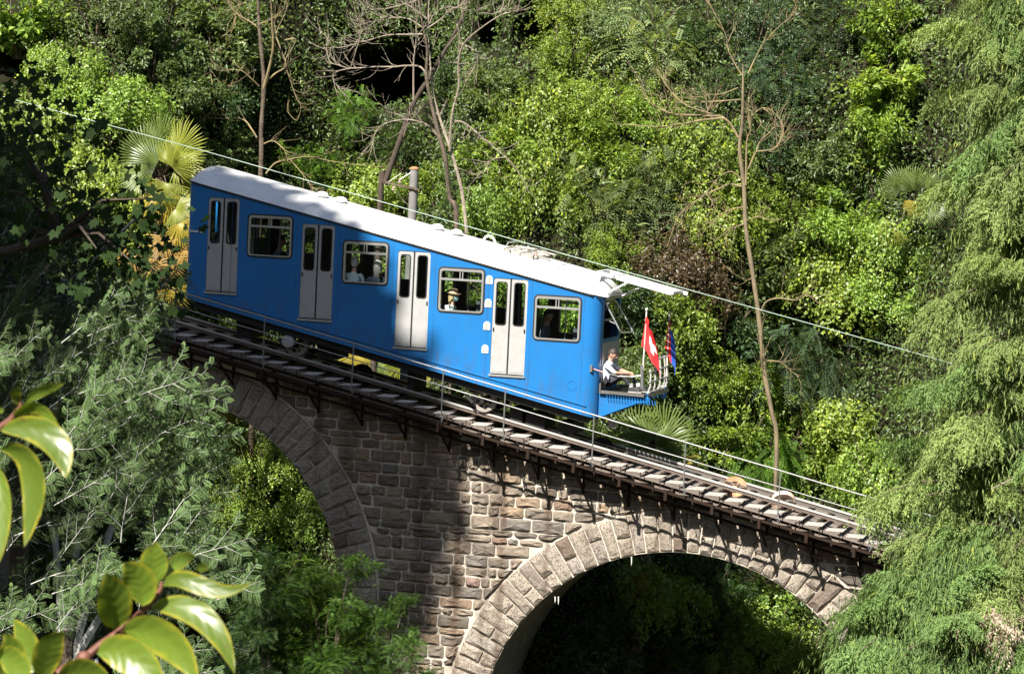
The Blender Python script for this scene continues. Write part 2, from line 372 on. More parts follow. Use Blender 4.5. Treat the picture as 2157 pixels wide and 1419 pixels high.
M['mortar'] = stone_mat('pale_mortar', [(0.0, (0.48, 0.43, 0.36)), (1.0, (0.48, 0.43, 0.36))])
M['vault'] = mat('streaked_vault', (0.30, 0.28, 0.23), 0.9, var=0.5, vscale=4, bump=0.5, bscale=10)

M['leaf_gloss'] = leaf_mat('glossy_leaf', 0.40, 0.5, 0.36)
M['leaf_matt'] = leaf_mat('matt_leaf', 0.55, 0.35, 0.40)
M['leaf_frond'] = leaf_mat('palm_frond', 0.38, 0.5, 0.36, lo=0.7, hi=1.2)
M['leaf_needle'] = leaf_mat('scale_leaf_spray', 0.6, 0.3, 0.30, lo=0.55, hi=1.4)
M['leaf_feather'] = leaf_mat('feathery_leaf', 0.6, 0.2, 0.30, lo=0.4, hi=1.6, tint=(1.1, 1.0, 0.6))
M['bark'] = mat('grey_brown_bark', (0.13, 0.102, 0.075), 0.9, spec=0.2, var=0.6, vscale=7, bump=1.0, bscale=26)
M['barklichen'] = mat('lichened_bark', (0.20, 0.155, 0.085), 0.85, var=0.5, vscale=2.2, dirt=(0.10, 0.078, 0.055), bump=0.5)
M['barkdark'] = mat('dark_bark', (0.075, 0.055, 0.04), 0.9, var=0.4, vscale=12, bump=0.5)
M['barkpale'] = mat('pale_dead_wood', (0.30, 0.25, 0.19), 0.85, var=0.5, vscale=6, bump=0.6)
M['lichen'] = mat('yellow_lichen_bark', (0.25, 0.195, 0.085), 0.85, var=0.55, vscale=3.5, dirt=(0.13, 0.10, 0.07))
M['twigwhite'] = mat('silvery_twig', (0.46, 0.46, 0.42), 0.6)
M['twigred'] = mat('reddish_twig', (0.17, 0.065, 0.04), 0.6, var=0.3, vscale=60)
M['thatch'] = mat('dry_palm_thatch', (0.20, 0.16, 0.11), 0.9, var=0.4, vscale=15)

# ================================================================ ground
def ground_z(x, y):
    n_ = 0.35*math.sin(x*0.9+y*0.4)+0.3*math.sin(x*0.37-y*0.8+1.3)
    if y > 14: z = (14-5.8)/0.5-2+(y-14)*0.75
    elif y > 1.8: z = (y-5.8)/0.5-2
    elif y > -44: z = -10.0
    elif y > -60: z = -10.0+(-44-y)*(12.4/16)
    elif y > -66: z = 2.4+(-60-y)*0.1
    else: z = 3.0+min(55, (-66-y)*0.78)          # near side of the valley, unseen behind the viewer, raised to block sky light
    if x < -26: z += min(40, (-26-x)*0.8)  # unseen left flank, raised likewise to cut sky light
    return z-0.10*max(-12, min(12, x))*(1 if y > -44 else 0)+n_*(1 if -44 < y else 0.1)
def gully(x, z):                           # side ravine behind the left arch, a smaller one behind the right arch
    return 7.0*math.exp(-((x+7.8)/3.4)**4)*max(0.0, min(1.0, (15.0-z)/15.0))+3.2*math.exp(-((x-4.3)/2.4)**4)*max(0.0, min(1.0, (5.0-z)/8.0))
def slope_y(z, x): return 5.8+0.5*(z+2+0.10*x)+gully(x, z)
def foot_z(x, y):
    """height of the hillside where it lies at depth y (side ravine included)"""
    lo, hi = -12.0, 25.0
    for _ in range(40):
        m = (lo+hi)/2
        if slope_y(m, x) < y: lo = m
        else: hi = m
    return lo
xs = [-150, -90, -60, -40, -30, -25, -20]+[-17+0.4*i for i in range(76)]+[16, 20, 25, 30, 40, 60, 90, 150]
ys = [-150, -100, -80, -66, -62, -60, -58, -55, -52, -49, -46, -44, -40, -34, -28, -22, -16, -11, -7, -4, -2, 0, 1, 1.8]+[1.8+0.25*i for i in range(1, 49)]+[15, 17, 20, 24, 30, 40, 60, 90]
mb = MB(); HOLLOWS = [(a[0], a[2], b/105.0) for a, b in ((at(px_, py_, 9.0), r_) for px_, py_, r_ in ((645, 150, 75), (740, 130, 70), (840, 235, 50), (1120, 60, 48), (60, 140, 35), (985, 60, 35)))]
def hollow(x, z): return sum(math.exp(-(((x-a)**2+(z-b)**2)/(r_*1.05)**2)**2) for a, b, r_ in HOLLOWS)
vv = []
for y in ys:
    for x in xs:
        z = ground_z(x, y)
        # overhung hollows in the slope: the ground runs back into the hill there
        vv.append((x, y+((4.5*min(1, hollow(x, z))+gully(x, z)) if y > 1.8 and y < 13.8 else 0), z)); nx = len(xs)
mb.add(vv, [(j*nx+i, j*nx+i+1, (j+1)*nx+i+1, (j+1)*nx+i) for j in range(len(ys)-1) for i in range(nx-1)])
tag(mb.build('hillside', M['soil'], smooth=True), kind='structure')

# ================================================================ stone viaduct
def rz(x): return -1.733-0.2152*x          # running rail, falls to the right
RA = 4.09; ARCH = [(-7.5, -5.73), (3.75, -8.15)]; RINGT = 0.80
YF = 0.12; YB = 2.95
viaduct = thing('stone_viaduct', 'sloping stone viaduct with two round arches and a grey rubble pier under the railway', 'bridge', (0.0, 0.0, -10.0))
def wall_top(x): return rz(x)-0.50
def arc_pts(c, r, a0, a1, n): return [(c[0]+r*math.cos(R(a0+(a1-a0)*i/n)), c[1]+r*math.sin(R(a0+(a1-a0)*i/n))) for i in range(n+1)]
outline = [(-17, -10.6)]
for c in ARCH:
    outline.append((c[0]-RA, -10.6)); outline += arc_pts(c, RA, 180, 0, 40); outline.append((c[0]+RA, -10.6))
outline += [(16, -10.6), (16, wall_top(16)), (-17, wall_top(-17))]
MB().prism(outline, YF, YB).build('mortar_core', M['mortar'], viaduct)
for c in ARCH:                                # barrel lining, 4 mm inside the opening
    mb = MB(); n = 40; vs_ = []
    for y in (YF-0.03, YB-0.05):
        for p in [(c[0]-RA+0.004, -10.5)]+arc_pts(c, RA-0.004, 180, 0, n)+[(c[0]+RA-0.004, -10.5)]: vs_.append((p[0], y, p[1]))
    k = n+3; mb.add(vs_, [(i, i+1, k+i+1, k+i) for i in range(k-1)])
    mb.build('arch_vault', M['vault'], viaduct, smooth=True)
MB().add([(-17, -0.02, rz(-17)-0.50), (16, -0.02, rz(16)-0.50), (16, 3.02, rz(16)-0.50), (-17, 3.02, rz(-17)-0.50),
          (-17, -0.02, rz(-17)-0.26), (16, -0.02, rz(16)-0.26), (16, 3.02, rz(16)-0.26), (-17, 3.02, rz(-17)-0.26)],
         [(3, 2, 1, 0), (4, 5, 6, 7), (0, 1, 5, 4), (1, 2, 6, 5), (2, 3, 7, 6), (3, 0, 4, 7)]).build('deck_slab', M['deck'], viaduct)

def stone_mesh(poly, yb, proud, rough, rnd):
    """one hewn stone: outline poly in x-z, pillowed and chipped face standing out from the mortar"""
    n = len(poly); cx = sum(p[0] for p in poly)/n; cz = sum(p[1] for p in poly)/n
    vs_ = [(p[0], yb, p[1]) for p in poly]
    for p in poly:
        vs_.append((p[0]+(cx-p[0])*0.04+rnd.uniform(-.004, .004), yb-proud*rnd.uniform(0.45, 0.8), p[1]+(cz-p[1])*0.07+rnd.uniform(-.004, .004)))
    tx, tz = rnd.uniform(-1, 1)*rough, rnd.uniform(-0.3, 1)*rough
    for p in poly:
        q = 0.42+rnd.uniform(-.12, .12)
        vs_.append((p[0]+(cx-p[0])*q, yb-proud-rnd.uniform(-0.3, 1)*rough+tx*(p[0]-cx)*2+tz*(p[1]-cz)*3, p[1]+(cz-p[1])*q))
    vs_.append((cx, yb-proud-rnd.uniform(-0.5, 1)*rough, cz))
    fs = []
    for i in range(n):
        j = (i+1) % n
        fs += [(i, j, n+j, n+i), (n+i, n+j, 2*n+j, 2*n+i), (2*n+i, 2*n+j, 3*n)]
    mb = MB(); mb.add(vs_, fs); return mb
def parea(p): return abs(sum(p[i][0]*p[(i+1) % len(p)][1]-p[(i+1) % len(p)][0]*p[i][1] for i in range(len(p))))/2
rs = random.Random(5)
stones = []
z = -9.6
while z < 1.6:
    h = rs.choice([0.14, 0.17, 0.20, 0.22, 0.24, 0.27])
    x = -9.5+rs.random()*0.4
    while x < 11:
        w = rs.choice([0.24, 0.3, 0.38, 0.44, 0.5, 0.6, 0.68])*rs.uniform(0.85, 1.1)
        g = 0.011; ch = 0.03
        x0, x1, z0, z1 = x+g, x+w-g, z+g+rs.uniform(-.012, .012), z+h-g+rs.uniform(-.012, .012)
        poly = [(x0+ch, z0), ((x0+x1)/2, z0+rs.uniform(-.012, .012)), (x1-ch, z0), (x1, z0+ch), (x1+rs.uniform(-.012, .012), z1-ch), (x1-ch, z1), ((x0+x1)/2, z1+rs.uniform(-.012, .012)), (x0+ch, z1), (x0, z1-ch), (x0+rs.uniform(-.012, .012), z0+ch)]
        out = []
        for px_, pz_ in poly:
            for c in ARCH:
                lim = RA+RINGT+0.035
                if pz_ >= c[1]:
                    d = math.hypot(px_-c[0], pz_-c[1])
                    if d < lim and d > 0.1: px_, pz_ = c[0]+(px_-c[0])*lim/d, c[1]+(pz_-c[1])*lim/d
                elif abs(px_-c[0]) < RA+0.03: px_ = c[0]+math.copysign(RA+0.03, px_-c[0])
            pz_ = min(pz_, wall_top(px_)-0.03)
            out.append((px_, pz_))
        inside = sum(1 for a, b in zip(poly, out) if abs(a[0]-b[0])+abs(a[1]-b[1]) < 1e-6)
        A = parea(out)
        if inside >= 4 and A > 0.018: stones.append((out, A))
        x += w
    z += h
vis = []; hid = []
for poly, A in stones:
    cx = sum(p[0] for p in poly)/10; cz = sum(p[1] for p in poly)/10
    px_, py_ = proj((cx, 0.05, cz))
    (vis if -60 < px_-PW/2+1078 and 360 < px_ < 1990 and py_ < 1440 else hid).append((poly, A))
vis.sort(key=lambda t: -t[1]); hid += vis[300:]; vis = vis[:300]
for poly, A in vis:
    stone_mesh(poly, YF+0.01, rs.uniform(0.03, 0.055), 0.030, rs).build('rubble_stone', M['rubble'], viaduct)
mb = MB()
for poly, A in hid:
    q = stone_mesh(poly, YF+0.01, 0.045, 0.02, rs); mb.add(q.v, q.f)
tag(mb.build('rubble_stonework', M['rubble'], viaduct), kind='stuff')
for c in ARCH:                                # arch ring: wedge stones, every second one in two pieces
    a = 1.0; k = 0
    while a < 179:
        da = rs.uniform(3.2, 4.2); a1 = min(a+da, 179.4)
        px_, py_ = proj((c[0]+(RA+0.4)*math.cos(R(a)), 0, c[1]+(RA+0.4)*math.sin(R(a))))
        if -40 < px_ < 2000 and py_ < 1520:
            cut = [RA, RA+RINGT] if k % 2 else [RA, RA+RINGT*rs.uniform(0.36, 0.5), RA+RINGT]
            if rs.random() < 0.25 and k % 2 == 0: cut = [RA, RA+RINGT*rs.uniform(0.55, 0.66), RA+RINGT]
            for ra, rb in zip(cut[:-1], cut[1:]):
                g = 0.012; ra += g*0.8; rb -= g*0.8; ga = math.degrees(g/RA)
                P = lambda r, t: (c[0]+r*math.cos(R(t)), c[1]+r*math.sin(R(t)))
                poly = [P(ra, a+ga), P(ra, (a+a1)/2), P(ra, a1-ga), P((ra+rb)/2, a1-ga), P(rb, a1-ga), P(rb, (a+a1)/2), P(rb, a+ga), P((ra+rb)/2, a+ga)]
                stone_mesh(poly, YF+0.01, rs.uniform(0.055, 0.075), 0.010, rs).build('arch_stone', M['granite'], viaduct)
        a = a1; k += 1
# lime icicles hanging from the arch edge
for px_, py_ in ((1169, 1262), (1176, 1262), (1711, 1278), (1330, 1178)):
    p = at(px_, py_, 0.1); ln = 0.06+0.06*rs.random()
    MB().tube([(p[0], 0.1, p[2]+0.06), (p[0]+0.006, 0.1, p[2]-ln*0.5), (p[0]+0.004, 0.1, p[2]-ln)], [0.014, 0.010, 0.003], 6).build('lime_icicle', M['calcite'], viaduct)

# ================================================================ railway, walkway, railing
X0, X1 = -13.0, 13.0
track = thing('railway_track', 'narrow steel railway track on dark sleepers crossing the stone viaduct', 'railway', (0, 1.0, rz(0)))
for y in (0.5, 1.5):
    mb = MB(); mb.bar((X0, y, rz(X0)-0.02), (X1, y, rz(X1)-0.02), 0.06, 0.035, mi=1)
    mb.bar((X0, y, rz(X0)-0.06), (X1, y, rz(X1)-0.06), 0.02, 0.05); mb.bar((X0, y, rz(X0)-0.09), (X1, y, rz(X1)-0.09), 0.11, 0.014)
    mb.build('rail', [M['railweb'], M['railtop']], track)
MB().bar((X0, 1.0, rz(X0)-0.02), (X1, 1.0, rz(X1)-0.02), 0.028, 0.028).build('haul_cable', M['steel'], track)
SP = 0.40
tie_me = None; tr_me = None; hg_me = None
walk = thing('steel_walkway', 'steel step walkway with pale treads bracketed out from the viaduct wall', 'walkway', (0, -0.5, rz(0)-0.3))
for i in range(int((X1-X0)/SP)):
    x = X0+0.2+i*SP; zz = rz(x)
    if tie_me is None:
        mb = MB(); mb.box((-0.04, -1.12, -0.175), (0.04, 1.05, -0.098)); tie_me = mb.mesh('sleeper', M['rust'])
        mb = MB(); mb.box((-0.175, -0.28, -0.008), (0.170, 0.20, 0.005)); tr_me = mb.mesh('tread', M['tread'])
        mb = MB()
        mb.tube([(0.12, -0.255, -0.011), (0.12, -0.255, -0.19), (0.10, 0.255, -0.19), (0.12, 0.255, -0.011)], 0.009, 5); hg_me = mb.mesh('tread_hanger', M['rust'])
    o = link('sleeper', tie_me, track); o.location = (x, 0.02, zz-rz(0))
    w_ = base_of(walk)
    o = link('tread', tr_me, walk); o.location = (x+0.02+rs.uniform(-.012, .012), rs.uniform(-.015, .015), zz-0.088-w_.z); o.rotation_euler = (rs.uniform(-.02, .02), rs.uniform(-.02, .02), rs.uniform(-.03, .03))
    o = link('tread_hanger', hg_me, walk); o.location = (x+0.02, 0.0, zz-0.088-w_.z)
for y, hh, dz in ((-0.79, 0.05, -0.30), (-0.20, 0.05, -0.30), (-0.30, 0.05, -0.44)):
    MB().bar((X0, y, rz(X0)+dz), (X1, y, rz(X1)+dz), 0.022, hh).build('stringer', M['rust'], walk)
MB().bar((X0, -0.10, rz(X0)-0.62), (X1, -0.10, rz(X1)-0.62), 0.05, 0.05).build('service_pipe', M['rust'], walk)
br_me = None; bz = rz(0)-0.3
for i in range(27):
    x = X0+0.5+i*0.94
    if br_me is None:
        mb = MB(); mb.bar((0, 0.55, -0.07), (0, -0.33, -0.07), 0.035, 0.045, up=(0, 0, 1)); mb.bar((0, -0.28, -0.10), (0, 0.56, -0.60), 0.035, 0.035, up=(1, 0, 0))
        mb.bar((0.0, 0.58, -0.05), (0.0, 0.58, -0.66), 0.05, 0.035, up=(0, 1, 0)); mb.box((-0.03, -0.35, -0.16), (0.03, -0.31, 0.02))
        br_me = mb.mesh('bracket', M['rust'])
    o = link('bracket', br_me, walk); o.location = (x, 0, rz(x)-0.3-bz)
railing = thing('handrail', 'thin grey steel handrail with two bars along the viaduct edge', 'railing', (0, -0.82, -1.825))
def pb(x): return -1.825-0.2171*x
PX = [-10.8, -8.85, -6.90, -4.97, -3.06, -1.16, 0.135, 1.965, 3.835, 5.72, 7.525, 9.4, 11.3]
for x in PX:
    lean = rs.uniform(-0.012, 0.012)
    mb = MB(); mb.tube([(x, -0.83, pb(x)-0.10), (x+lean, -0.83, pb(x)+0.875)], 0.0145, 8); mb.box((x-0.04, -0.86, pb(x)-0.06), (x+0.04, -0.815, pb(x)-0.045))
    mb.tube([(x, -0.83, pb(x)-0.02), (x+0.05, -0.86, pb(x)-0.07), (x+0.02, -0.87, pb(x)-0.15)], 0.011, 6)
    mb.build('post', M['galv'], railing)
for nm, dz, r_ in (('top_bar', 0.885, 0.0155), ('middle_bar', 0.565, 0.011)):
    pts = []
    for a, b in zip(PX[:-1], PX[1:]):
        for k in range(4):
            t = k/4; x = a+(b-a)*t; pts.append((x, -0.83, pb(x)+dz-0.006*math.sin(math.pi*t)))
    pts.append((PX[-1], -0.83, pb(PX[-1])+dz)); MB().tube(pts, r_, 8).build(nm, M['galv'], railing)
SHV = [(1548, 1027, 1.05, 0.24, 35, 'rusto', 'cable sheave wheel with orange rim between the rails, uphill of the white one'),
       (1650, 1057, 1.05, 0.25, -30, 'sheave', 'white cable sheave wheel standing between the rails beside a railing post'),
       (1932, 1143, 1.05, 0.22, 20, 'rusto', 'rusty orange cable sheave wheel half hidden where the conifer covers the track'),
       (1268, 945, 1.1, 0.24, 25, 'dark', 'dark cable sheave wheel in shade under the front platform'),  # dark colour paints the carriage's shade onto this wheel
       (762, 790, 1.1, 0.24, 25, 'dark', 'dark cable sheave wheel in shade under the middle of the carriage')]  # shade under the carriage painted in by the dark colour
for px_, py_, y, r_, tilt, mk, lab in SHV:
    p = at(px_, py_, y); t = thing('cable_sheave', lab, 'pulley', (p[0], y, rz(p[0])-0.2), group='cable sheaves between the rails')
    ax = Vector((math.sin(R(10)), -math.cos(R(tilt)), math.sin(R(tilt)))).normalized(); q = ax.to_track_quat('Z', 'Y')
    prof = [(0.55, -0.03), (0.80, -0.035), (0.97, -0.06), (1.0, -0.045), (0.93, 0.0), (1.0, 0.045), (0.97, 0.06), (0.80, 0.035), (0.55, 0.03)]
    n = 28; vs_ = []; fs = []
    for i in range(n):
        a = 2*math.pi*i/n
        for u, w in prof: vs_.append(Vector(p)+q @ Vector((u*r_*math.cos(a), u*r_*math.sin(a), w)))
    k = len(prof)
    for i in range(n):
        for j in range(k): fs.append((i*k+j, i*k+(j+1) % k, ((i+1) % n)*k+(j+1) % k, ((i+1) % n)*k+j))
    MB().add(vs_, fs).build('rim', M[mk], t, smooth=True)
    mb = MB()
    for i in range(6):
        a = 2*math.pi*i/6; d = q @ Vector((math.cos(a), math.sin(a), 0)); mb.bar(Vector(p)+d*0.03, Vector(p)+d*r_*0.6, 0.035, 0.02, up=ax)
    mb.tube([Vector(p)-ax*0.07, Vector(p)+ax*0.07], 0.04, 10); mb.build('spokes', M[mk], t)
    MB().bar((p[0], y-0.02, rz(p[0])-0.22), Vector(p), 0.05, 0.05, up=(1, 0, 0)).build('stand', M['rust'], t)

# overhead wire and the pole that carries it
wp = [at(px_, py_, 1.0) for px_, py_ in ((-200, 147), (0, 202), (430, 318), (1000, 481), (1450, 610), (1920, 741), (2300, 851))]
wz0, wz1 = wp[0], wp[-1]; wts = []
for i in range(41):
    x = wz0[0]+(wz1[0]-wz0[0])*i/40
    wts.append((x, 1.0, float(np.interp(x, [p[0] for p in wp], [p[2] for p in wp]))))
mb = MB(); mb.tube(wts, 0.0078, 6)
tag(mb.build('overhead_wire', M['wire']), 'taut pale green overhead wire running downhill above the blue carriage', 'wire')
p = at(873, 357, 3.5); pole = thing('utility_pole', 'grey concrete pole with rusty cap and one side arm behind the carriage roof', 'pole', (p[0]-0.02, 3.5, ground_z(p[0], 3.5)-0.3))
MB().tube([(p[0]-0.02, 3.5, ground_z(p[0], 3.5)-0.3), (p[0], 3.5, p[2])], [0.13, 0.092], 16).build('shaft', M['concrete'], pole, smooth=True)
mb = MB(); mb.tube([(p[0], 3.5, p[2]+0.002), (p[0], 3.5, p[2]+0.035), (p[0], 3.5, p[2]+0.06)], [0.105, 0.105, 0.03], 14); mb.build('cap', M['rusto'], pole)
a = at(884, 400, 3.38); b = at(812, 384, 3.38)
mb = MB(); mb.bar(a, b, 0.03, 0.045); mb.tube([(p[0], 3.5, a[2]-0.03), (p[0], 3.5, a[2]+0.03)], 0.108, 14); mb.build('cross_arm', M['bark'], pole)
for px_, py_ in ((829, 396), (842, 380)):
    c = at(px_, py_, 3.38); mb = MB(); mb.ball(c, (0.03, 0.03, 0.035), 8, 5); mb.ball((c[0], c[1], c[2]-0.045), (0.04, 0.04, 0.02), 8, 4); mb.build('insulator', M['porcelain'], pole)
for px_, py_, qx, qy in ((829, 400, 868, 440), (814, 386, 845, 365), (842, 378, 868, 362)):
    MB().tube([at(px_, py_, 3.38), at(qx, qy, 3.45)], 0.006, 5).build('stay_wire', M['steel'], pole)

# ================================================================ blue carriage
M['joint'] = mat('dark_blue_joint', (0.006, 0.07, 0.20), 0.6)
CW = 2.0                                        # width across, near side at y = 0
def zt(x): return 0.91-0.2125*(x-1.65)          # eaves
def zc(x): return -1.29-0.2067*(x-1.67)         # bead above the skirt
def zb(x): return -1.51-0.2133*(x-1.73)         # lower edge
DX, DZ = 2.055, -0.436
car = thing('funicular_carriage', 'blue funicular carriage with white roof on the sloping viaduct', 'funicular carriage', (-2.65, 1.0, rz(-2.65)))
XA, XB = -6.88, 1.55                            # straight part of the sides
WIN = [(-5.69+DX*k, -4.745+DX*k, 1.315+DZ*k, 2.15+DZ*k) for k in range(4)]
WIN[1] = (-3.62, -2.675, 0.89, 1.73); WIN[2] = (-1.57, -0.635, 0.43, 1.305); WIN[3] = (0.445, 1.39, -0.01, 0.865)
DOOR = [(-6.585, -5.905, 0.52, 2.465), (-4.53, -3.83, 0.09, 2.03), (-2.465, -1.775, -0.355, 1.60), (-0.43, 0.285, -0.775, 1.165)]
def side_panel(y0, y1):
    n = 12; top = [(XA+(XB-XA)*i/n, zt(XA+(XB-XA)*i/n)) for i in range(n+1)]; bot = [(XA+(XB-XA)*i/n, zb(XA+(XB-XA)*i/n)) for i in range(n+1)]
    outer = bot+top[::-1]; holes = [rrect(a, b, c, d, 0.07)[::-1] for a, b, c, d in WIN]
    for a, b, c, d in DOOR: holes.append((rrect(a, b, c+0.0, d, 0.05))[::-1])
    mb = MB(); mb.prism([outer]+holes, y0, y1, 0, 'y', 0 if y0 < 1 else 1, 1 if y0 < 1 else 0); return mb
body = side_panel(0.0, 0.05); q = side_panel(CW-0.05, CW); body.add(q.v, q.f); body.m[-len(q.f):] = q.m
def corner(cx, cy, a0, a1, r_=0.25, n=8):       # upright rounded corner strip
    vs_ = []
    for i in range(n+1):
        a = R(a0+(a1-a0)*i/n); x = cx+r_*math.cos(a); y = cy+r_*math.sin(a)
        vs_ += [(x, y, zb(x)), (x, y, zc(x)), (x, y, zt(x))]
    return vs_, [(i*3+j, (i+1)*3+j, (i+1)*3+j+1, i*3+j+1) for i in range(n) for j in range(2)]
for cx, cy, a0, a1, r_ in ((XB, 0.25, -90, 0, 0.25), (XB, CW-0.25, 0, 90, 0.25), (XA, 0.16, 180, 270, 0.16), (XA, CW-0.16, 90, 180, 0.16)):
    v_, f_ = corner(cx, cy, a0, a1, r_); body.add(v_, f_)
XF = XB+0.25; XR = XA-0.16
body.prism([[(0.25, zb(XF)), (CW-0.25, zb(XF)), (CW-0.25, zt(XF)), (0.25, zt(XF))], rrect(0.34, CW-0.34, 0.05, 0.83, 0.06)[::-1]], XF-0.04, XF, axis='x')
body.prism([[(0.16, zb(XR)), (CW-0.16, zb(XR)), (CW-0.16, zt(XR)), (0.16, zt(XR))], rrect(0.35, CW-0.35, 1.5, 2.45, 0.06)[::-1]], XR, XR+0.04, axis='x')
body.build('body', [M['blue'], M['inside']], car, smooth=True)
mb = MB()
mb.bar((XA-0.1, -0.008, zc(XA-0.1)), (XB+0.04, -0.008, zc(XB+0.04)), 0.03, 0.03); mb.build('bead', M['blue'], car)
MB().bar((XR+0.03, -0.003, zt(XR)-1.02+0.015), (-6.66, -0.003, zt(XR)-1.02), 0.02, 0.035).build('white_stripe', M['badge'], car)
mb = MB(); mb.bar((XA-0.13, -0.012, zt(XA-0.13)+0.012), (XB+0.08, -0.012, zt(XB+0.08)+0.012), 0.03, 0.03); mb.build('gutter', M['rubber'], car)
for xs_ in (-6.05, -4.63, -3.72, -2.56, -1.66, -0.53, 0.375, 1.46):     # panel joints
    MB().box((xs_-0.003, -0.0025, zc(xs_)+0.03), (xs_+0.003, 0.001, zt(xs_)-0.02)).build('panel_joint', M['joint'], car)
c = at(1205, 812, 0); MB().ring([(c[0]+0.10*math.cos(2*math.pi*i/24), c[2]+0.10*math.sin(2*math.pi*i/24)) for i in range(24)], [(c[0]+0.092*math.cos(2*math.pi*i/24), c[2]+0.092*math.sin(2*math.pi*i/24)) for i in range(24)], -0.005, 0.01).build('round_flap', M['blue'], car)

# roof: shallow vault, rounded down at both ends
mb = MB(); NS, NP = 64, 22; HR = 0.365
XE0, XE1 = XR-0.02, XF+0.07
for i in range(NS+1):
    u = i/NS; x = XE0+(XE1-XE0)*(0.5-0.5*math.cos(math.pi*u)) if True else 0
    dr = max(0.0, 1-(x-XE0)/0.36); df = max(0.0, 1-(XE1-x)/0.55)
    h = HR*math.sqrt(max(0.0, 1-dr**2.2))*math.sqrt(max(0.0, 1-df**2.0))
    hw = CW/2+0.02-0.12*dr**2-0.27*df**2.2
    for j in range(NP+1):
        s_ = -1+2*j/NP; s_ = math.copysign(1-(1-abs(s_))**1.25, s_)
        mb.v.append((x, 1.0+hw*s_, zt(x)+0.03+h*(1-abs(s_)**2.7)))
mb.f += [(i*(NP+1)+j, (i+1)*(NP+1)+j, (i+1)*(NP+1)+j+1, i*(NP+1)+j+1) for i in range(NS) for j in range(NP)]; mb.m += [0]*(NS*NP)
k0 = len(mb.v); 
mb.build('roof', M['white'], car, smooth=True)
# soffit under the vault closes the eaves
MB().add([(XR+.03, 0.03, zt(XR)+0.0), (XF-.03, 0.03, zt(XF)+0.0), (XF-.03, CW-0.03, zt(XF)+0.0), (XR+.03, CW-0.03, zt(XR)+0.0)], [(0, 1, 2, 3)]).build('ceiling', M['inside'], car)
def roof_z(x, y): return zt(x)+0.03+HR*(1-abs(y-1.0)**2.7)
# roof seam, blister with its curved edge
for xs_ in (-5.1, -3.1, -1.1):                 # sheet joints across the roof
    MB().tube([(xs_, 0.03+1.94*j/20, roof_z(xs_, 0.03+1.94*j/20)+0.001) for j in range(21)], 0.006, 5).build('roof_joint', M['panelgrey'], car)
mb = MB(); pts = []
for j in range(12):
    y = 0.06+j*0.085; x = 0.72+0.16*(y**1.4); pts.append((x, y, roof_z(x, y)+0.012))
mb.tube(pts, 0.018, 6); mb.build('roof_seam', M['white'], car, smooth=True)
for px_, py_ in ((678, 416), (718, 423), (921, 488), (961, 494)):
    y = 0.72; p = at(px_, py_, y); zz = roof_z(p[0], y)
    mb = MB(); mb.ball((p[0], y, zz+0.015), (0.145, 0.145, 0.10), 18, 6, zmin=0); mb.tube([(p[0], y, zz-0.03), (p[0], y, zz+0.02)], 0.11, 14); mb.build('roof_vent', M['white'], car, smooth=True)
pts = []
for t in range(13):
    px_, py_ = [(1018, 514), (1019, 505), (1023, 499), (1029, 497), (1035, 498), (1040, 503), (1043, 510), (1047, 516), (1054, 521), (1060, 524), (1066, 527), (1072, 530), (1080, 533)][t]; pts.append(at(px_, py_, 0.75))
pts[0] = np.array([pts[0][0], 0.75, roof_z(pts[0][0], 0.75)-0.02])
MB().tube(pts, 0.026, 8).build('cable_duct', M['white'], car, smooth=True)
panto = MB()
pa, pb_ = at(1062, 525, 0.55), at(1130, 543, 0.55)
for y in (0.55, 1.4):
    panto.bar((pa[0], y, pa[2]), (pb_[0], y, pb_[2]), 0.05, 0.05)
    for t in (0.05, 0.78):
        x = pa[0]+(pb_[0]-pa[0])*t; zz = pa[2]+(pb_[2]-pa[2])*t; panto.tube([(x, y, zz), (x-0.01, y, roof_z(x, y)-0.01)], 0.035, 8); panto.box((x-0.06, y-0.04, roof_z(x, y)-0.01), (x+0.04, y+0.04, roof_z(x, y)+0.012))
for t in (0.0, 0.5, 1.0):
    x = pa[0]+(pb_[0]-pa[0])*t; zz = pa[2]+(pb_[2]-pa[2])*t; panto.bar((x, 0.5, zz+0.01), (x, 1.45, zz+0.01), 0.04, 0.04)
def pz(t, d): return pa[2]+(pb_[2]-pa[2])*t+d
def pxx(t): return pa[0]+(pb_[0]-pa[0])*t
for y in (0.65, 0.8, 1.2, 1.3):
    panto.tube([(pxx(0.1), y, pz(0.1, 0.07)), (pxx(0.75), 1.0+(y-1)*0.4, pz(0.75, 0.12)), (pxx(1.3), y, pz(1.3, 0.09))], 0.014, 6)
panto.build('collector_base', mat('dusty_collector_steel', (0.45, 0.41, 0.36), 0.5, metal=0.3, var=0.3, vscale=20), car)
mb = MB()
for dx, dz in ((0.0, 0.17), (0.5, 0.13)):
    mb.tube([(pxx(0.15)+dx, 0.35, pz(0.15, dz-0.06)-dx*0.2), (pxx(0.15)+dx, 0.5, pz(0.15, dz)-dx*0.2), (pxx(0.15)+dx, 1.5, pz(0.15, dz)-dx*0.2), (pxx(0.15)+dx, 1.65, pz(0.15, dz-0.06)-dx*0.2)], 0.018, 6)
mb.bar((pxx(0.6), 0.7, pz(0.6, 0.02)), (pxx(1.35), 0.7, pz(1.35, 0.02)), 0.10, 0.05); mb.tube([(pxx(0.5), 0.9, pz(0.5, 0.05)), (pxx(0.62), 0.9, pz(0.62, 0.16))], 0.03, 6)
mb.build('collector_bow', M['alu'], car)
MB().tube([(pxx(0.95), 0.6, pz(0.95, 0.0)), (pxx(0.95), 0.6, pz(0.95, 0.11))], [0.045, 0.03], 10).build('insulator', M['porcelain'], car)

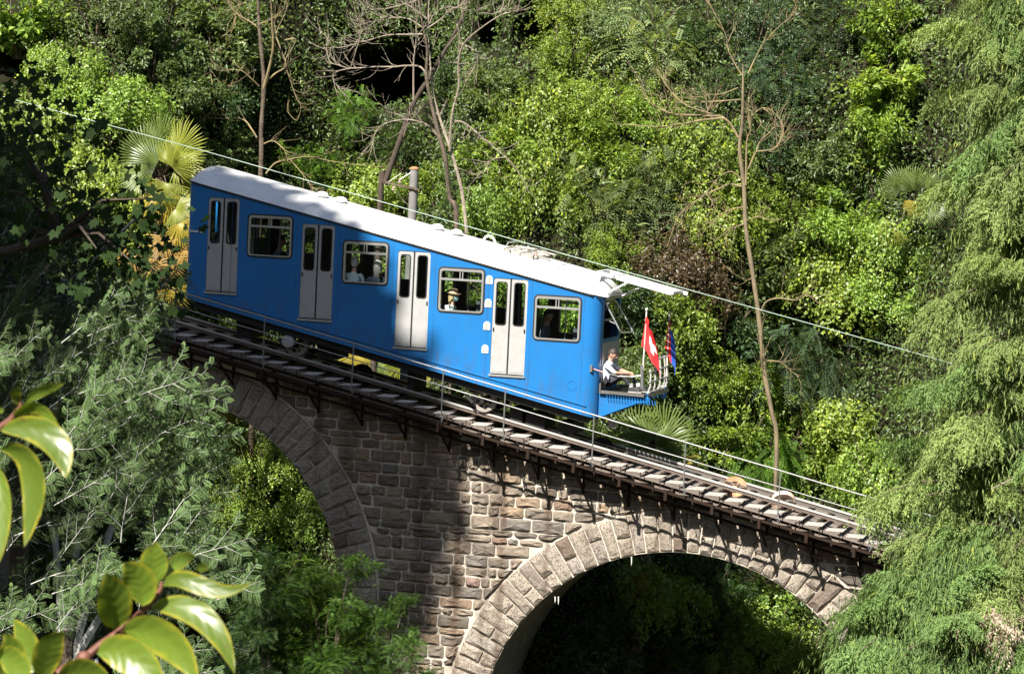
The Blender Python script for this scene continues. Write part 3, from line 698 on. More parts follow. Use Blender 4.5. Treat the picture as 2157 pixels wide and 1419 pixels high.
# windows: rubber, bright frame with a transom, panes
def window(x0, x1, z0, z1, far=False):
    ya, yb = (0.045, -0.012) if not far else (CW-0.045, CW+0.012)
    s = -1 if not far else 1
    wroot = MB(); wroot.ring(rrect(x0-0.025, x1+0.025, z0-0.025, z1+0.025, 0.095), rrect(x0+0.012, x1-0.012, z0+0.012, z1-0.012, 0.06), ya, yb)
    w = wroot.build('window', M['rubber'], car)
    mb = MB(); mb.ring(rrect(x0+0.006, x1-0.006, z0+0.006, z1-0.006, 0.066), rrect(x0+0.040, x1-0.040, z0+0.030, z1-0.055, 0.05), ya, yb+s*0.006)
    zt_ = z1-0.245; ym = ya+(yb-ya)*0.5
    mb.box((x0+0.03, min(ya, yb+s*0.008), zt_), (x1-0.03, max(ya, yb+s*0.008), zt_+0.042))
    xm = x0+(x1-x0)*0.45
    for d in (0.0, 0.055): mb.box((xm+d, min(ym, yb), zt_+0.042), (xm+d+0.02, max(ym, yb), z1-0.05))
    mb.build('frame', M['alu'], w)
    y = (ya+yb)/2+0.0; e = 0.004
    mb = MB(); mb.add([(x0+.03, y+e, z0+.03), (x1-.03, y+e, z0+.03), (x1-.03, y+e, zt_+.01), (x0+.03, y+e, zt_+.01)], [(0, 1, 2, 3)]); mb.add([(x0+.03, y, zt_+.03), (x1-.03, y, zt_+.03), (x1-.03, y, z1-.04), (x0+.03, y, z1-.04)], [(0, 1, 2, 3)])
    mb.build('pane', M['glass'], w)
for w_ in WIN: window(*w_)
for w_ in WIN: window(*w_, far=True)
def door(x0, x1, z0, z1, far=False):
    y0, y1 = (0.012, 0.045) if not far else (CW-0.045, CW-0.012)
    xm = (x0+x1)/2; d = MB(); d.box((x0+0.004, y0+0.036 if not far else y0-0.006, z0), (x1-0.004, y0+0.040 if not far else y0-0.002, z0+0.02))
    d.box((xm-0.016, y0+0.006, z0+0.02), (xm+0.016, y1, z1-0.02)); root = d.build('door', M['rubber'], car)
    for a, b, hs in ((x0+0.004, xm-0.018, -1), (xm+0.018, x1-0.004, 1)):
        r_ = 0.06; leafo = [(a, z0+0.025), (b, z0+0.025)]
        if hs < 0: leafo += [(b, z1-0.006)]+[(a+r_-r_*math.sin(R(t)), z1-0.006-r_+r_*math.cos(R(t))) for t in range(0, 91, 18)]
        else: leafo += [(b-r_+r_*math.cos(R(t)), z1-0.006-r_+r_*math.sin(R(t))) for t in range(0, 91, 18)]+[(a, z1-0.006)]
        wx0, wx1 = a+0.055, b-0.055; wz0, wz1 = z1-0.94, z1-0.075
        mb = MB(); mb.prism([leafo, rrect(wx0, wx1, wz0, wz1, 0.055)[::-1]], y0, y1)
        mb.box((a+0.02, y0-0.008, z0+0.06), (b-0.02, y0-0.0005, z0+0.14)) if not far else None
        mb.build('door_leaf', M['door'], root)
        mb = MB(); mb.ring(rrect(wx0-0.006, wx1+0.006, wz0-0.006, wz1+0.006, 0.06), rrect(wx0+0.014, wx1-0.014, wz0+0.014, wz1-0.014, 0.045), y0-0.006, y1); mb.build('window_seal', M['rubber'], root)
        ym = (y0+y1)/2
        MB().add([(wx0, ym, wz0), (wx1, ym, wz0), (wx1, ym, wz1), (wx0, ym, wz1)], [(0, 1, 2, 3)]).build('pane', M['glass'], root)
        if not far:
            hx = a+0.02 if hs < 0 else b-0.045
            MB().box((hx, y0-0.018, wz0-0.13), (hx+0.025, y0-0.0008, wz0-0.06)).build('handle', M['rubber'], root)
    if not far: MB().box((x0-0.02, -0.03, z0-0.035), (x1+0.02, -0.001, z0+0.004)).build('sill', M['alu'], root)
for d_ in DOOR: door(*d_)
for d_ in DOOR: door(*d_, far=True)
# white arched number plates by the last door
for k, (px_, py_) in enumerate(((1031, 589), (1028.5, 638), (1025.8, 685.5), (1022, 734.5))):
    c = at(px_, py_, 0); x, zz = c[0], c[2]
    lp = [(x-0.07, zz-0.085), (x+0.07, zz-0.085)]+[(x+0.07*math.cos(R(t)), zz+0.015+0.07*math.sin(R(t))) for t in range(0, 181, 20)]
    bd = MB().prism(lp, -0.014, -0.001).build('number_plate', M['badge'], car)
    if k < 3:
        mb = MB(); mb.box((x-0.012, -0.018, zz-0.06), (x+0.014, -0.0145, zz+0.045)); mb.build('numeral', M['orange'], bd)
        mb = MB(); mb.box((x-0.028, -0.018, zz-0.0685), (x+0.03, -0.0145, zz-0.0605)); mb.box((x-0.03, -0.018, zz+0.02), (x-0.0125, -0.0145, zz+0.036)); mb.build('numeral_grey_print', M['lamp'], bd)  # grey foot and flag of the printed numeral
    else:
        mb = MB(); mb.ring([(x+0.045*math.cos(2*math.pi*i/20), zz+0.045*math.sin(2*math.pi*i/20)) for i in range(20)], [(x+0.03*math.cos(2*math.pi*i/20), zz+0.03*math.sin(2*math.pi*i/20)) for i in range(20)], -0.02, -0.0145); mb.build('ring_mark', M['lamp'], bd)

# interior: stepped floors, bench backs, poles
mb = MB()
for k in range(4):
    xa = -6.85+DX*k; zf = DOOR[k][2]; mb.box((xa, 0.07, zf-0.06), (xa+DX-0.02, CW-0.07, zf)); mb.box((xa+DX-0.05, 0.07, zf-0.55), (xa+DX-0.021, CW-0.07, zf+0.0))
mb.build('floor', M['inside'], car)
for k in range(4):
    xa = -6.85+DX*k; zf = DOOR[k][2]; mb = MB()
    mb.box((xa+0.95, 0.9, zf+0.42), (xa+1.95, 1.25, zf+0.48)); mb.box((xa+1.82, 0.5, zf), (xa+1.90, 0.95, zf+1.0)); mb.box((xa+0.86, 1.3, zf), (xa+0.92, 1.9, zf+1.1))
    mb.build('bench', M['seat'], car)
    mb = MB()
    for x, y in ((xa+0.85, 0.95), (xa+1.6, 0.7)): mb.tube([(x, y, zf), (x, y, zt(x)-0.02)], 0.016, 6)
    mb.build('grab_pole', M['alu'], car)

# underframe, wheels
mb = MB()
mb.add([(XA, 0.14, zb(XA)-0.02), (XB, 0.14, zb(XB)-0.02), (XB, CW-0.14, zb(XB)-0.02), (XA, CW-0.14, zb(XA)-0.02), (XA, 0.14, zb(XA)-0.16), (XB, 0.14, zb(XB)-0.16), (XB, CW-0.14, zb(XB)-0.16), (XA, CW-0.14, zb(XA)-0.16)],
       [(3, 2, 1, 0), (4, 5, 6, 7), (0, 1, 5, 4), (1, 2, 6, 5), (2, 3, 7, 6), (3, 0, 4, 7)])
mb.add([(XA, 0.04, zb(XA)+0.01), (XB, 0.04, zb(XB)+0.01), (XB, CW-0.04, zb(XB)+0.01), (XA, CW-0.04, zb(XA)+0.01)], [(0, 1, 2, 3)])
for y in (0.36, 1.64): mb.bar((XA+0.1, y, zb(XA+0.1)-0.13), (XB-0.1, y, zb(XB-0.1)-0.13), 0.10, 0.12)
for px_, py_, w, h in ((518, 690, 0.34, 0.4), (690, 740, 0.4, 0.3), (868, 800, 0.14, 0.45), (1130, 885, 0.4, 0.28), (1195, 900, 0.32, 0.24), (1090, 872, 0.25, 0.3)):
    c = at(px_, py_, 0.6); mb.box((c[0]-w/2, 0.5, c[2]-h/2), (c[0]+w/2, 1.4, c[2]+h/2))
mb.build('underframe', M['dark'], car)
for xw in (-4.70, -0.64):
    zw = rz(xw)+0.243*1.02
    for y, sgn in ((0.46, -1), (1.54, 1)):
        wh = MB(); n = 32; vs_ = []; prof = [(0.17, -0.035), (0.243, -0.035), (0.243, 0.03), (0.265, 0.035), (0.265, 0.05), (0.17, 0.05)]
        for i in range(n):
            a = 2*math.pi*i/n
            for u, w in prof: vs_.append((xw+u*math.cos(a), y-sgn*w, zw+u*math.sin(a)))
        k = len(prof); wh.add(vs_, [(i*k+j, i*k+(j+1) % k, ((i+1) % n)*k+(j+1) % k, ((i+1) % n)*k+j) for i in range(n) for j in range(k)])
        for i in range(7):
            a = 2*math.pi*i/7+0.3; wh.bar((xw+0.03*math.cos(a), y, zw+0.03*math.sin(a)), (xw+0.2*math.cos(a), y, zw+0.2*math.sin(a)), 0.04, 0.035, up=(0, 1, 0))
        wo = wh.build('wheel', mat('pale_worn_wheel', (0.33, 0.30, 0.27), 0.6, var=0.4, vscale=14) if sgn < 0 else M['rust'], car, smooth=True)
        MB().tube([(xw, y-0.06, zw), (xw, y+0.06, zw)], 0.07, 14).build('hub', M['dark'], wo)
    MB().tube([(xw, 0.3, zw), (xw, 1.7, zw)], 0.045, 10).build('axle', M['dark'], car)
    mb = MB(); mb.box((xw-0.28, 0.28, zw+0.16), (xw+0.28, 0.38, zw+0.42)); mb.bar((xw-0.36, 0.34, zw+0.10), (xw-0.20, 0.34, zw-0.06), 0.06, 0.08, up=(0, 1, 0)); mb.build('axle_guard', M['dark'], car)
c = at(607, 718, 0.2); mb = MB(); mb.tube([(c[0], 0.30, c[2]), (c[0], 0.18, c[2]), (c[0], 0.165, c[2])], [0.135, 0.135, 0.115], 24); mb.tube([(c[0], 0.166, c[2]), (c[0], 0.145, c[2])], 0.035, 12); mb.build('brake_drum', mat('grey_drum_paint', (0.45, 0.47, 0.48), 0.5, var=0.2), car, smooth=True)
c = at(1290, 893, 0.5); MB().box((c[0]-0.07, 0.4, c[2]-0.07), (c[0]+0.09, 0.65, c[2]+0.09)).build('coupler', M['steel'], car)

# front end: grey panel, tilted open windscreen, collector deck with stays
MB().box((XF+0.002, 0.27, -0.93), (XF+0.012, CW-0.30, -0.03)).build('front_panel', M['panelgrey'], car)
mb = MB(); mb.box((XF+0.004, 0.30, 0.84), (XF+0.05, CW-0.30, 0.875)); mb.box((XF+0.004, 0.36, 0.42), (XF+0.03, CW-0.36, 0.45)); mb.build('window_rail', M['alu'], car)
a, b = at(1273, 632, 0.42), at(1308, 701, 0.42); c_, d_ = at(1297, 632, 1.42), at(1334, 699, 1.42)
def scr(u, v): # u across, v down
    p0 = np.array(a)*(1-u)+np.array(c_)*u; p1 = np.array(b)*(1-u)+np.array(d_)*u; return p0*(1-v)+p1*v
rt = rrect(0, 1, 0, 1, 0.14); mb = MB(); mb.tube([scr(u, v) for u, v in rt]+[scr(*rt[0])], 0.016, 6)
ws = mb.build('windscreen', M['alu'], car); MB().add([scr(u, v) for u, v in rt], [tuple(range(len(rt)))]).build('pane', M['screen'], ws)
mb = MB(); mb.tube([scr(0.0, 0.15), (XF, 0.42, scr(0, .15)[2]-0.12)], 0.01, 5); mb.tube([scr(1.0, 0.15), (XF, 1.42, scr(1, .15)[2]-0.12)], 0.01, 5); mb.tube([scr(0.05, .75), (XF, 0.5, scr(0, .62)[2])], 0.014, 5); mb.build('stay', M['alu'], ws)
d0, d1 = at(1258, 573, 0.55), at(1418, 619, 0.55)
sl = (d1[2]-d0[2])/(d1[0]-d0[0])
def dk(x, y, dz=0): return (x, y, d0[2]+sl*(x-d0[0])+dz)
mb = MB(); xa, xb = d0[0], d1[0]
mb.bar(dk(xa, 0.55), dk(xb, 0.55), 0.06, 0.07); mb.bar(dk(xa, 1.4), dk(xb+0.12, 1.4), 0.06, 0.07)
for t in (0.02, 0.22, 0.24, 0.99): x = xa+(xb-xa)*t; mb.bar(dk(x, 0.5, 0.012), dk(x, 1.45, 0.012), 0.06, 0.05)
for y in (0.68, 0.80, 0.92, 1.04, 1.16, 1.28): mb.bar(dk(xa+(xb-xa)*0.25, y, 0.02), dk(xb-0.02, y, 0.02), 0.09, 0.018)
mb.build('front_deck', M['white'], car)
mb = MB()
for pq in ((at(1268, 623, 0.35), at(1326, 593, 0.55)), (at(1304, 626, 1.5), at(1356, 602, 1.4))): MB().tube(pq, 0.02, 6).build('deck_stay', M['white'], car)
for y in (0.55, 1.4): MB().bar(dk(xa+0.05, y, -0.02), (xa+0.05, y, roof_z(min(xa+0.05, 1.3), y)-0.12), 0.07, 0.06, up=(1, 0, 0)).build('deck_foot', M['white'], car)
mb = MB(); mb.tube([at(1250, 586, 0.5), at(1262, 594, 0.5)], 0.014, 5); mb.ball(at(1262, 593, 0.5), (0.035, 0.035, 0.05), 8, 6); mb.build('headlamp', M['lamp'], car)

# driver's platform in front
PFZ = -0.985; PX0, PX1 = XF+0.012, 2.86; PY0, PY1 = 0.14, 1.84
mb = MB(); mb.bar((PX0, PY0, PFZ+0.0), (PX1-0.12, PY0, PFZ-0.02), 0.03, 0.06); mb.bar((PX1, PY0+0.1, PFZ-0.02), (PX1, PY1, PFZ-0.02), 0.03, 0.06, up=(0, 0, 1)); mb.bar((PX0, PY1, PFZ), (PX1-0.12, PY1, PFZ-0.02), 0.03, 0.06)
mb.bar((PX0+0.02, PY0-0.002, PFZ+0.17), (PX0+0.02, PY0-0.002, PFZ), 0.04, 0.03, up=(1, 0, 0)); mb.build('platform_rim', M['steel'], car)
for k in range(12):
    x = PX0+0.05+k*0.085; MB().box((x, PY0+0.02, PFZ-0.022), (x+0.066, PY1-0.02, PFZ+0.012)).build('floor_slat', M['dark'], car)
for k in range(18):
    x = PX0+0.16+k*0.058
    if k in (14,): continue
    zz = PFZ-0.05-0.01*k/3; MB().bar((x, PY0+0.01, zz), (x+0.025, PY0+0.012, zz-0.10), 0.014, 0.02, up=(0, 1, 0)).build('skirt_bar', M['blue'], car)
for y in (PY0+0.06, PY1-0.06):
    mb = MB(); lp = [(PX0-0.005, PFZ-0.03), (PX0-0.005, zb(PX0)+0.02), (PX0+0.10, zb(PX0)+0.03), (PX1-0.30, PFZ-0.20), (PX1-0.02, PFZ-0.14), (PX1-0.02, PFZ-0.04)]
    mb.prism(lp, y, y+0.02); mb.bar((PX0+0.02, y-0.02, zb(PX0)+0.035), (PX1-0.30, y-0.02, PFZ-0.19), 0.07, 0.02)
    mb.add([(PX0+0.01, y-0.02, zb(PX0)+0.04), (PX0+0.01, y-0.02, PFZ-0.22), (PX0+0.10, y-0.02, zb(PX0)+0.12), (PX0+0.24, y-0.02, zb(PX0)+0.10)], [(0, 1, 2), (0, 2, 3)])
    mb.build('platform_bracket', M['blue'], car)
# guard cage of bent bars
cage = MB(); xg = PX1-0.02
gz = [PFZ+0.05, PFZ+0.26, PFZ+0.47, PFZ+0.68]
for j, y in enumerate((0.22, 0.66, 1.12, 1.56, 1.80)):
    top = gz[3] if j > 1 else (gz[2] if j == 0 else gz[3])
    cage.tube([(xg-0.05, y, gz[0]-0.03), (xg+0.0, y, gz[0]+0.12), (xg-0.01, y, gz[2]), (xg-0.04, y, top+0.02)], 0.021, 8)
for i, zz in enumerate(gz):
    cage.tube([(xg-0.01, 0.18 if i < 3 else 0.62, zz), (xg+0.015, 1.0, zz), (xg-0.01, 1.80, zz)]+([(xg-0.16, 1.84, zz)] if i in (0, 3) else []), 0.017, 8)
cage.build('guard_cage', mat('grey_tube_paint', (0.50, 0.49, 0.46), 0.4, metal=0.3), car, smooth=True)
mb = MB(); mb.tube([at(1353, 818, 0.20), at(1352, 768, 0.20)], 0.034, 8); mb.build('flag_socket', M['galv'], car)
for y in (0.25, 1.75): MB().tube([(xg-0.05, y, PFZ+0.02), (xg-0.05, y, PFZ-0.08), (xg-0.05, y, PFZ-0.2)], [0.05, 0.07, 0.04], 10).build('cage_foot', M['blue'], car)
ch0 = at(1247, 776, 0.05); ch1 = at(1352, 790, 0.2); chm = at(1272, 784, 0.05)
MB().tube([ch0, chm], 0.013, 5).build('red_strap', M['redpaint'], car)
MB().tube([chm, at(1300, 792, 0.1), at(1330, 793, 0.16), ch1], 0.008, 5).build('safety_chain', M['steel'], car)
MB().box((ch0[0]-0.03, -0.02, ch0[2]-0.06), (ch0[0]+0.02, 0.06, ch0[2]+0.07)).build('strap_plate', M['galv'], car)

# flags on the front corners of the platform
def flag(label, top, bot, drop, wid, kind):
    top = Vector(top); bot = Vector(bot); t = thing('flag', label, 'flag', bot, group='flags at the front corners of the platform')
    mb = MB(); mb.tube([bot, top], 0.016, 8); mb.ball(top+Vector((0, 0, 0.03)), (0.03, 0.03, 0.035), 10, 6); mb.build('pole', M['sole'], t, smooth=True)
    nu, nv = 26, 22; vs_ = []; d = (bot-top).normalized()
    for i in range(nu+1):
        for j in range(nv+1):
            u, v = i/nu, j/nv
            base = top+d*(0.10+v*0.60)
            sag = u**0.9*drop
            f = math.sin(u*9+v*1.5)*0.045*u**0.5
            x = base.x+wid[0]*(u**0.65)*(0.25+0.55*v)*(1 if kind == 'cross' else 0.6)-0.06*v*(1-u)+f*0.6
            y = base.y-0.02+f+0.10*u*math.sin(v*4.0)
            zz = base.z-sag*(0.55+0.45*v)*0.9
            vs_.append((x, y, zz))
    fs = []; ms = []
    for i in range(nu):
        for j in range(nv):
            u, v = (i+0.5)/nu, (j+0.5)/nv
            fs.append((i*(nv+1)+j, (i+1)*(nv+1)+j, (i+1)*(nv+1)+j+1, i*(nv+1)+j+1))
            if kind == 'cross':
                w = (abs(u-0.5) < 0.075 and abs(v-0.5) < 0.23) or (abs(v-0.5) < 0.08 and abs(u-0.5) < 0.22); ms.append(1 if w else 0)
            else: ms.append(0 if u < 0.5 else 2)
    mb = MB(); mb.add(vs_, fs); mb.m = ms; mb.build('cloth', [M['red'], M['flagwhite'], M['flagblue']], t, smooth=True)
flag('drooping red flag with white cross on the near front corner of the platform', at(1362, 655, 0.2), at(1353, 800, 0.2), 0.72, (0.50, 0), 'cross')
flag('drooping red and blue flag on the far front corner of the platform', at(1410, 662, 1.78), at(1404, 800, 1.78), 0.62, (0.46, 0), 'two')

# ================================================================ people
def person(label, J, mats, edges, rads, head, hair=None, extras=None, loc=None, group=None, fingers=None):
    """J: joints of one continuous body grown with a skin; faces take skin, shirt or trousers from the nearest bone"""
    names = list(J); idx = {n_: i for i, n_ in enumerate(names)}
    root = thing('person', label, 'person', loc if loc is not None else J['pelvis'], group=group)
    me = bpy.data.meshes.new('sk'); me.from_pydata([tuple(J[n_]) for n_ in names], [(idx[a], idx[b]) for a, b, _ in edges], [])
    o = bpy.data.objects.new('sk', me); COL.objects.link(o)
    sk = o.modifiers.new('s', 'SKIN'); sk.use_smooth_shade = True; ss = o.modifiers.new('b', 'SUBSURF'); ss.levels = ss.render_levels = 1
    for n_, i in idx.items():
        d = me.skin_vertices[0].data[i]; r_ = rads[n_]; d.radius = r_ if isinstance(r_, tuple) else (r_, r_); d.use_root = (n_ == 'pelvis')
    bpy.context.view_layer.update()
    dg = bpy.context.evaluated_depsgraph_get(); m2 = bpy.data.meshes.new_from_object(o.evaluated_get(dg))
    V = [v.co.copy() for v in m2.vertices]; F = [tuple(p.vertices) for p in m2.polygons]
    bpy.data.objects.remove(o); bpy.data.meshes.remove(m2)
    segs = [(Vector(J[a]), Vector(J[b]), k) for a, b, k in edges]
    mb = MB(); fm = []
    for f in F:
        c = sum((V[i] for i in f), Vector())/len(f); best = (9, 0)
        for a, b, k in segs:
            ab = b-a; t = max(0, min(1, (c-a).dot(ab)/max(ab.length_squared, 1e-9))); dd = (c-a-ab*t).length
            if dd < best[0]: best = (dd, k)
        fm.append(best[1])
    mb.add(V, F); mb.m = fm
    # head with brow, nose, mouth, ears
    hc, fw, up, s = Vector(head[0]), Vector(head[1]).normalized(), Vector((0, 0, 1)), head[2]
    up = (up-fw*up.dot(fw)).normalized(); sd = fw.cross(up)
    def H(a, b, c): return hc+(fw*a+sd*b+up*c)*s
    nu, nv = 20, 14; vs_ = []; fs = []
    for i in range(nv+1):
        ph = -math.pi/2+math.pi*i/nv
        for j in range(nu):
            t = 2*math.pi*j/nu; a = math.cos(ph)*math.cos(t); b = math.cos(ph)*math.sin(t); c = math.sin(ph)
            w = 1.0 if c > -0.1 else 1.0-0.42*(-c-0.1)
            jx = 0.10*max(0, -c-0.2) if a > 0 else 0.06*max(0, -c)*-1
            vs_.append(H((a*0.098*(w if a > 0 else 1-0.35*max(0, -c)))+jx*0.3, b*0.076*w, c*0.122))
    for i in range(nv):
        for j in range(nu): fs.append((i*nu+j, i*nu+(j+1) % nu, (i+1)*nu+(j+1) % nu, (i+1)*nu+j))
    mb.add(vs_, fs, 0)
    mb.add([H(.090, -.010, .018), H(.090, .010, .018), H(.124, 0, -.028), H(.090, -.020, -.034), H(.090, .020, -.034)], [(0, 1, 2), (0, 2, 3), (1, 4, 2), (2, 4, 3)], 0)
    for sg in (-1, 1):
        e = H(-.005, sg*.078, -.005); mb.ball(e, (0.016*s, 0.010*s, 0.030*s), 8, 6, 0)
        e = H(.083, sg*.033, .022); mb.ball(e, (0.011*s, 0.013*s, 0.009*s), 8, 5, 3)
        mb.add([H(.094, sg*.016, .044), H(.082, sg*.056, .040), H(.082, sg*.056, .048), H(.094, sg*.016, .053)], [(0, 1, 2, 3)], 3)
    mb.add([H(.092, -.025, -.062), H(.098, 0, -.057), H(.092, .025, -.062), H(.096, 0, -.073)], [(0, 1, 2, 3)], 4)
    if fingers:
        for hand, fdir, palm_n in fingers:
            hp = Vector(hand); fd = Vector(fdir).normalized(); pn = Vector(palm_n).normalized(); lat = fd.cross(pn)
            for k, (off, ln) in enumerate(((-0.030, 0.065), (-0.010, 0.075), (0.010, 0.072), (0.028, 0.055))):
                p0 = hp+lat*off+fd*0.03; mb.tube([p0, p0+fd*ln*0.5+pn*0.008, p0+fd*ln*0.78+pn*0.028, p0+fd*ln*0.85+pn*0.05], [0.010, 0.009, 0.0085, 0.007], 6, 0)
            mb.tube([hp-lat*0.02, hp-lat*0.05+fd*0.03+pn*0.01, hp-lat*0.045+fd*0.06+pn*0.03], [0.012, 0.011, 0.008], 6, 0)
    mb.build('body', [M[m_] for m_ in mats], root, smooth=True)
    if hair:
        hm, cover, longl = hair
        vs_ = []; fs = []; nu, nv = 20, 10
        for i in range(nv+1):
            for j in range(nu):
                t = 2*math.pi*j/nu; front = max(0, math.cos(t))
                c_ = math.cos(t); lo = (0.12+(0.36 if c_ > 0 else 0.72)*c_) if not longl else (-0.10+(0.62 if c_ > 0 else 0.65)*c_)
                ph = math.asin(max(-1, min(1, lo)))*(1-i/nv)+math.pi/2*i/nv
                k = cover*(1+0.02*math.sin(7*t+i)); b_ = math.cos(ph)
                drop = longl*max(0, 1-i/3)*(1-front) if longl else 0
                vs_.append(H(b_*math.cos(t)*0.100*k, b_*math.sin(t)*0.079*k, math.sin(ph)*0.124*k-drop))
        for i in range(nv):
            for j in range(nu): fs.append((i*nu+j, i*nu+(j+1) % nu, (i+1)*nu+(j+1) % nu, (i+1)*nu+j))
        MB().add(vs_, fs).build('hair', M[hm], root, smooth=True)
    if extras: extras(root, H, s)
    return root
SK, SH, TR, EY, LP = 0, 1, 2, 3, 4
def seated(base, fwd, h=1.0, lean=0.05, arms=0.25):
    """joints for a person sitting: base = point of the seat under the pelvis, fwd = unit direction they face"""
    b = Vector(base); f = Vector(fwd).normalized(); u = Vector((0, 0, 1)); l = u.cross(f)
    P = lambda a, s_, z_: b+f*a*h+l*s_*h+u*z_*h
    J = dict(pelvis=P(0, 0, .10), belly=P(lean*.3, 0, .26), chest=P(lean*.6, 0, .42), neck=P(lean, 0, .57), skull=P(lean+.02, 0, .68))
    for s_, n_ in ((1, 'l'), (-1, 'r')):
        J['sh'+n_] = P(lean*.8, .17*s_, .51); J['el'+n_] = P(.04, .23*s_, .24); J['wr'+n_] = P(arms, .14*s_, .17); J['hd'+n_] = P(arms+.08, .10*s_, .16)
        J['hip'+n_] = P(.04, .09*s_, .09); J['kn'+n_] = P(.44, .10*s_, .10); J['an'+n_] = P(.44, .10*s_, -.34); J['to'+n_] = P(.60, .10*s_, -.40)
    return J
EDG = [('pelvis', 'belly', SH), ('belly', 'chest', SH), ('chest', 'neck', SH), ('neck', 'skull', SK)]
for n_ in 'lr': EDG += [('chest', 'sh'+n_, SH), ('sh'+n_, 'el'+n_, SH), ('el'+n_, 'wr'+n_, SK), ('wr'+n_, 'hd'+n_, SK), ('pelvis', 'hip'+n_, TR), ('hip'+n_, 'kn'+n_, TR), ('kn'+n_, 'an'+n_, TR), ('an'+n_, 'to'+n_, 5)]
def rads(k=1.0):
    d = dict(pelvis=(.14, .11), belly=(.135, .10), chest=(.15, .105), neck=.052, skull=.05)
    for n_ in 'lr': d.update({'sh'+n_: .060, 'el'+n_: .043, 'wr'+n_: .030, 'hd'+n_: (.034, .026), 'hip'+n_: .088, 'kn'+n_: .060, 'an'+n_: .040, 'to'+n_: .036})
    return {a: (tuple(x*k for x in b) if isinstance(b, tuple) else b*k) for a, b in d.items()}
# the man sitting on the open platform
Y0 = 0.46
V_ = lambda px_, py_, y: Vector(at(px_, py_, y))
J = dict(pelvis=V_(1276, 808, Y0), belly=V_(1277, 792, Y0), chest=V_(1280, 776, Y0), neck=V_(1284, 763, Y0), skull=V_(1287, 753, Y0))
for n_, s_ in (('l', 0.18), ('r', -0.18)):
    J['sh'+n_] = V_(1283-s_*0, 768, Y0)+Vector((0, s_, 0)); J['el'+n_] = V_(1301, 784 if n_ == 'r' else 780, Y0)+Vector((0, s_*1.25, 0)); J['wr'+n_] = V_(1321, 785, Y0)+Vector((0, s_*0.45, 0)); J['hd'+n_] = V_(1327, 785, Y0)+Vector((0, s_*0.25, 0))
    J['hip'+n_] = V_(1280, 809, Y0)+Vector((0, s_*0.5, 0)); J['kn'+n_] = V_(1313 if n_ == 'r' else 1322, 788 if n_ == 'r' else 785, Y0)+Vector((0, s_*0.7, 0))
    J['an'+n_] = V_(1334 if n_ == 'r' else 1343, 812, Y0)+Vector((0, s_*0.7, 0)); J['to'+n_] = V_(1350 if n_ == 'r' else 1357, 815, Y0)+Vector((0, s_*0.7, 0))
zp = PFZ+0.012
for n_ in ('pelvis',): J[n_].z = max(J[n_].z, zp+0.10)
for n_ in 'lr':
    J['hip'+n_].z = max(J['hip'+n_].z, zp+0.085); J['an'+n_].z = zp+0.085; J['to'+n_].z = zp+0.045
def driver_x(root, H, s):
    for n_ in 'lr':
        a, t = J['an'+n_], J['to'+n_]; mb = MB(); d = (t-a); d.z = 0; d.normalize(); l = Vector((0, 0, 1)).cross(d)
        pts = [a-d*0.06, a+d*0.02, t, t+d*0.05]
        vs_ = []
        for p, w, h_ in zip(pts, (0.036, 0.044, 0.046, 0.02), (0.085, 0.095, 0.06, 0.035)):
            for sgn in (-1, 1): vs_.append(Vector((p.x, p.y, zp+0.018))+l*w*sgn)
            for sgn in (1, -1): vs_.append(Vector((p.x, p.y, zp+0.018+h_))+l*w*0.75*sgn)
        mb.add(vs_, [(i*4+j, i*4+(j+1) % 4, (i+1)*4+(j+1) % 4, (i+1)*4+j) for i in range(3) for j in range(4)]+[(3, 2, 1, 0), (12, 13, 14, 15)])
        mb.build('shoe', M['shoe'], root)
        mb = MB(); q = [Vector((p.x, p.y, zp+0.0005)) for p in pts]; mb.bar(q[0]+Vector((0, 0, .009)), q[3]+Vector((0, 0, .009)), 0.085, 0.016); mb.build('sole', M['sole'], root)
        mb = MB(); mb.tube([a+Vector((-.01, 0, 0.02)), a+Vector((-0.03, 0, 0.085))], [0.043, 0.045], 10); mb.build('sock', M['sock'], root)
    mb = MB(); n0 = J['neck']; mb.tube([n0+Vector((0, 0, -.03)), n0+Vector((0.005, 0, .02))], [0.078, 0.064], 12); mb.build('collar', M['shirt'], root)
    p0 = J['pelvis']+Vector((0, 0, 0.06)); mb = MB(); mb.tube([p0+Vector((.005, 0, -.015)), p0+Vector((.005, 0, .02))], [0.135, 0.132], 16); mb.build('belt', M['shoe'], root)
person('man in pale shirt and dark trousers sitting on the open front platform', J, ['skin', 'shirt', 'navy', 'eye', 'lip', 'shoe'], EDG, rads(0.93),
       (V_(1290, 746.5, Y0), (1, -0.10, -0.30), 1.0), ('hairdark', 1.05, 0), driver_x,
       fingers=[(J['hdl'], (1, -.5, -.2), (0, -.6, -.8)), (J['hdr'], (1, .5, -.2), (0, .6, -.8))])
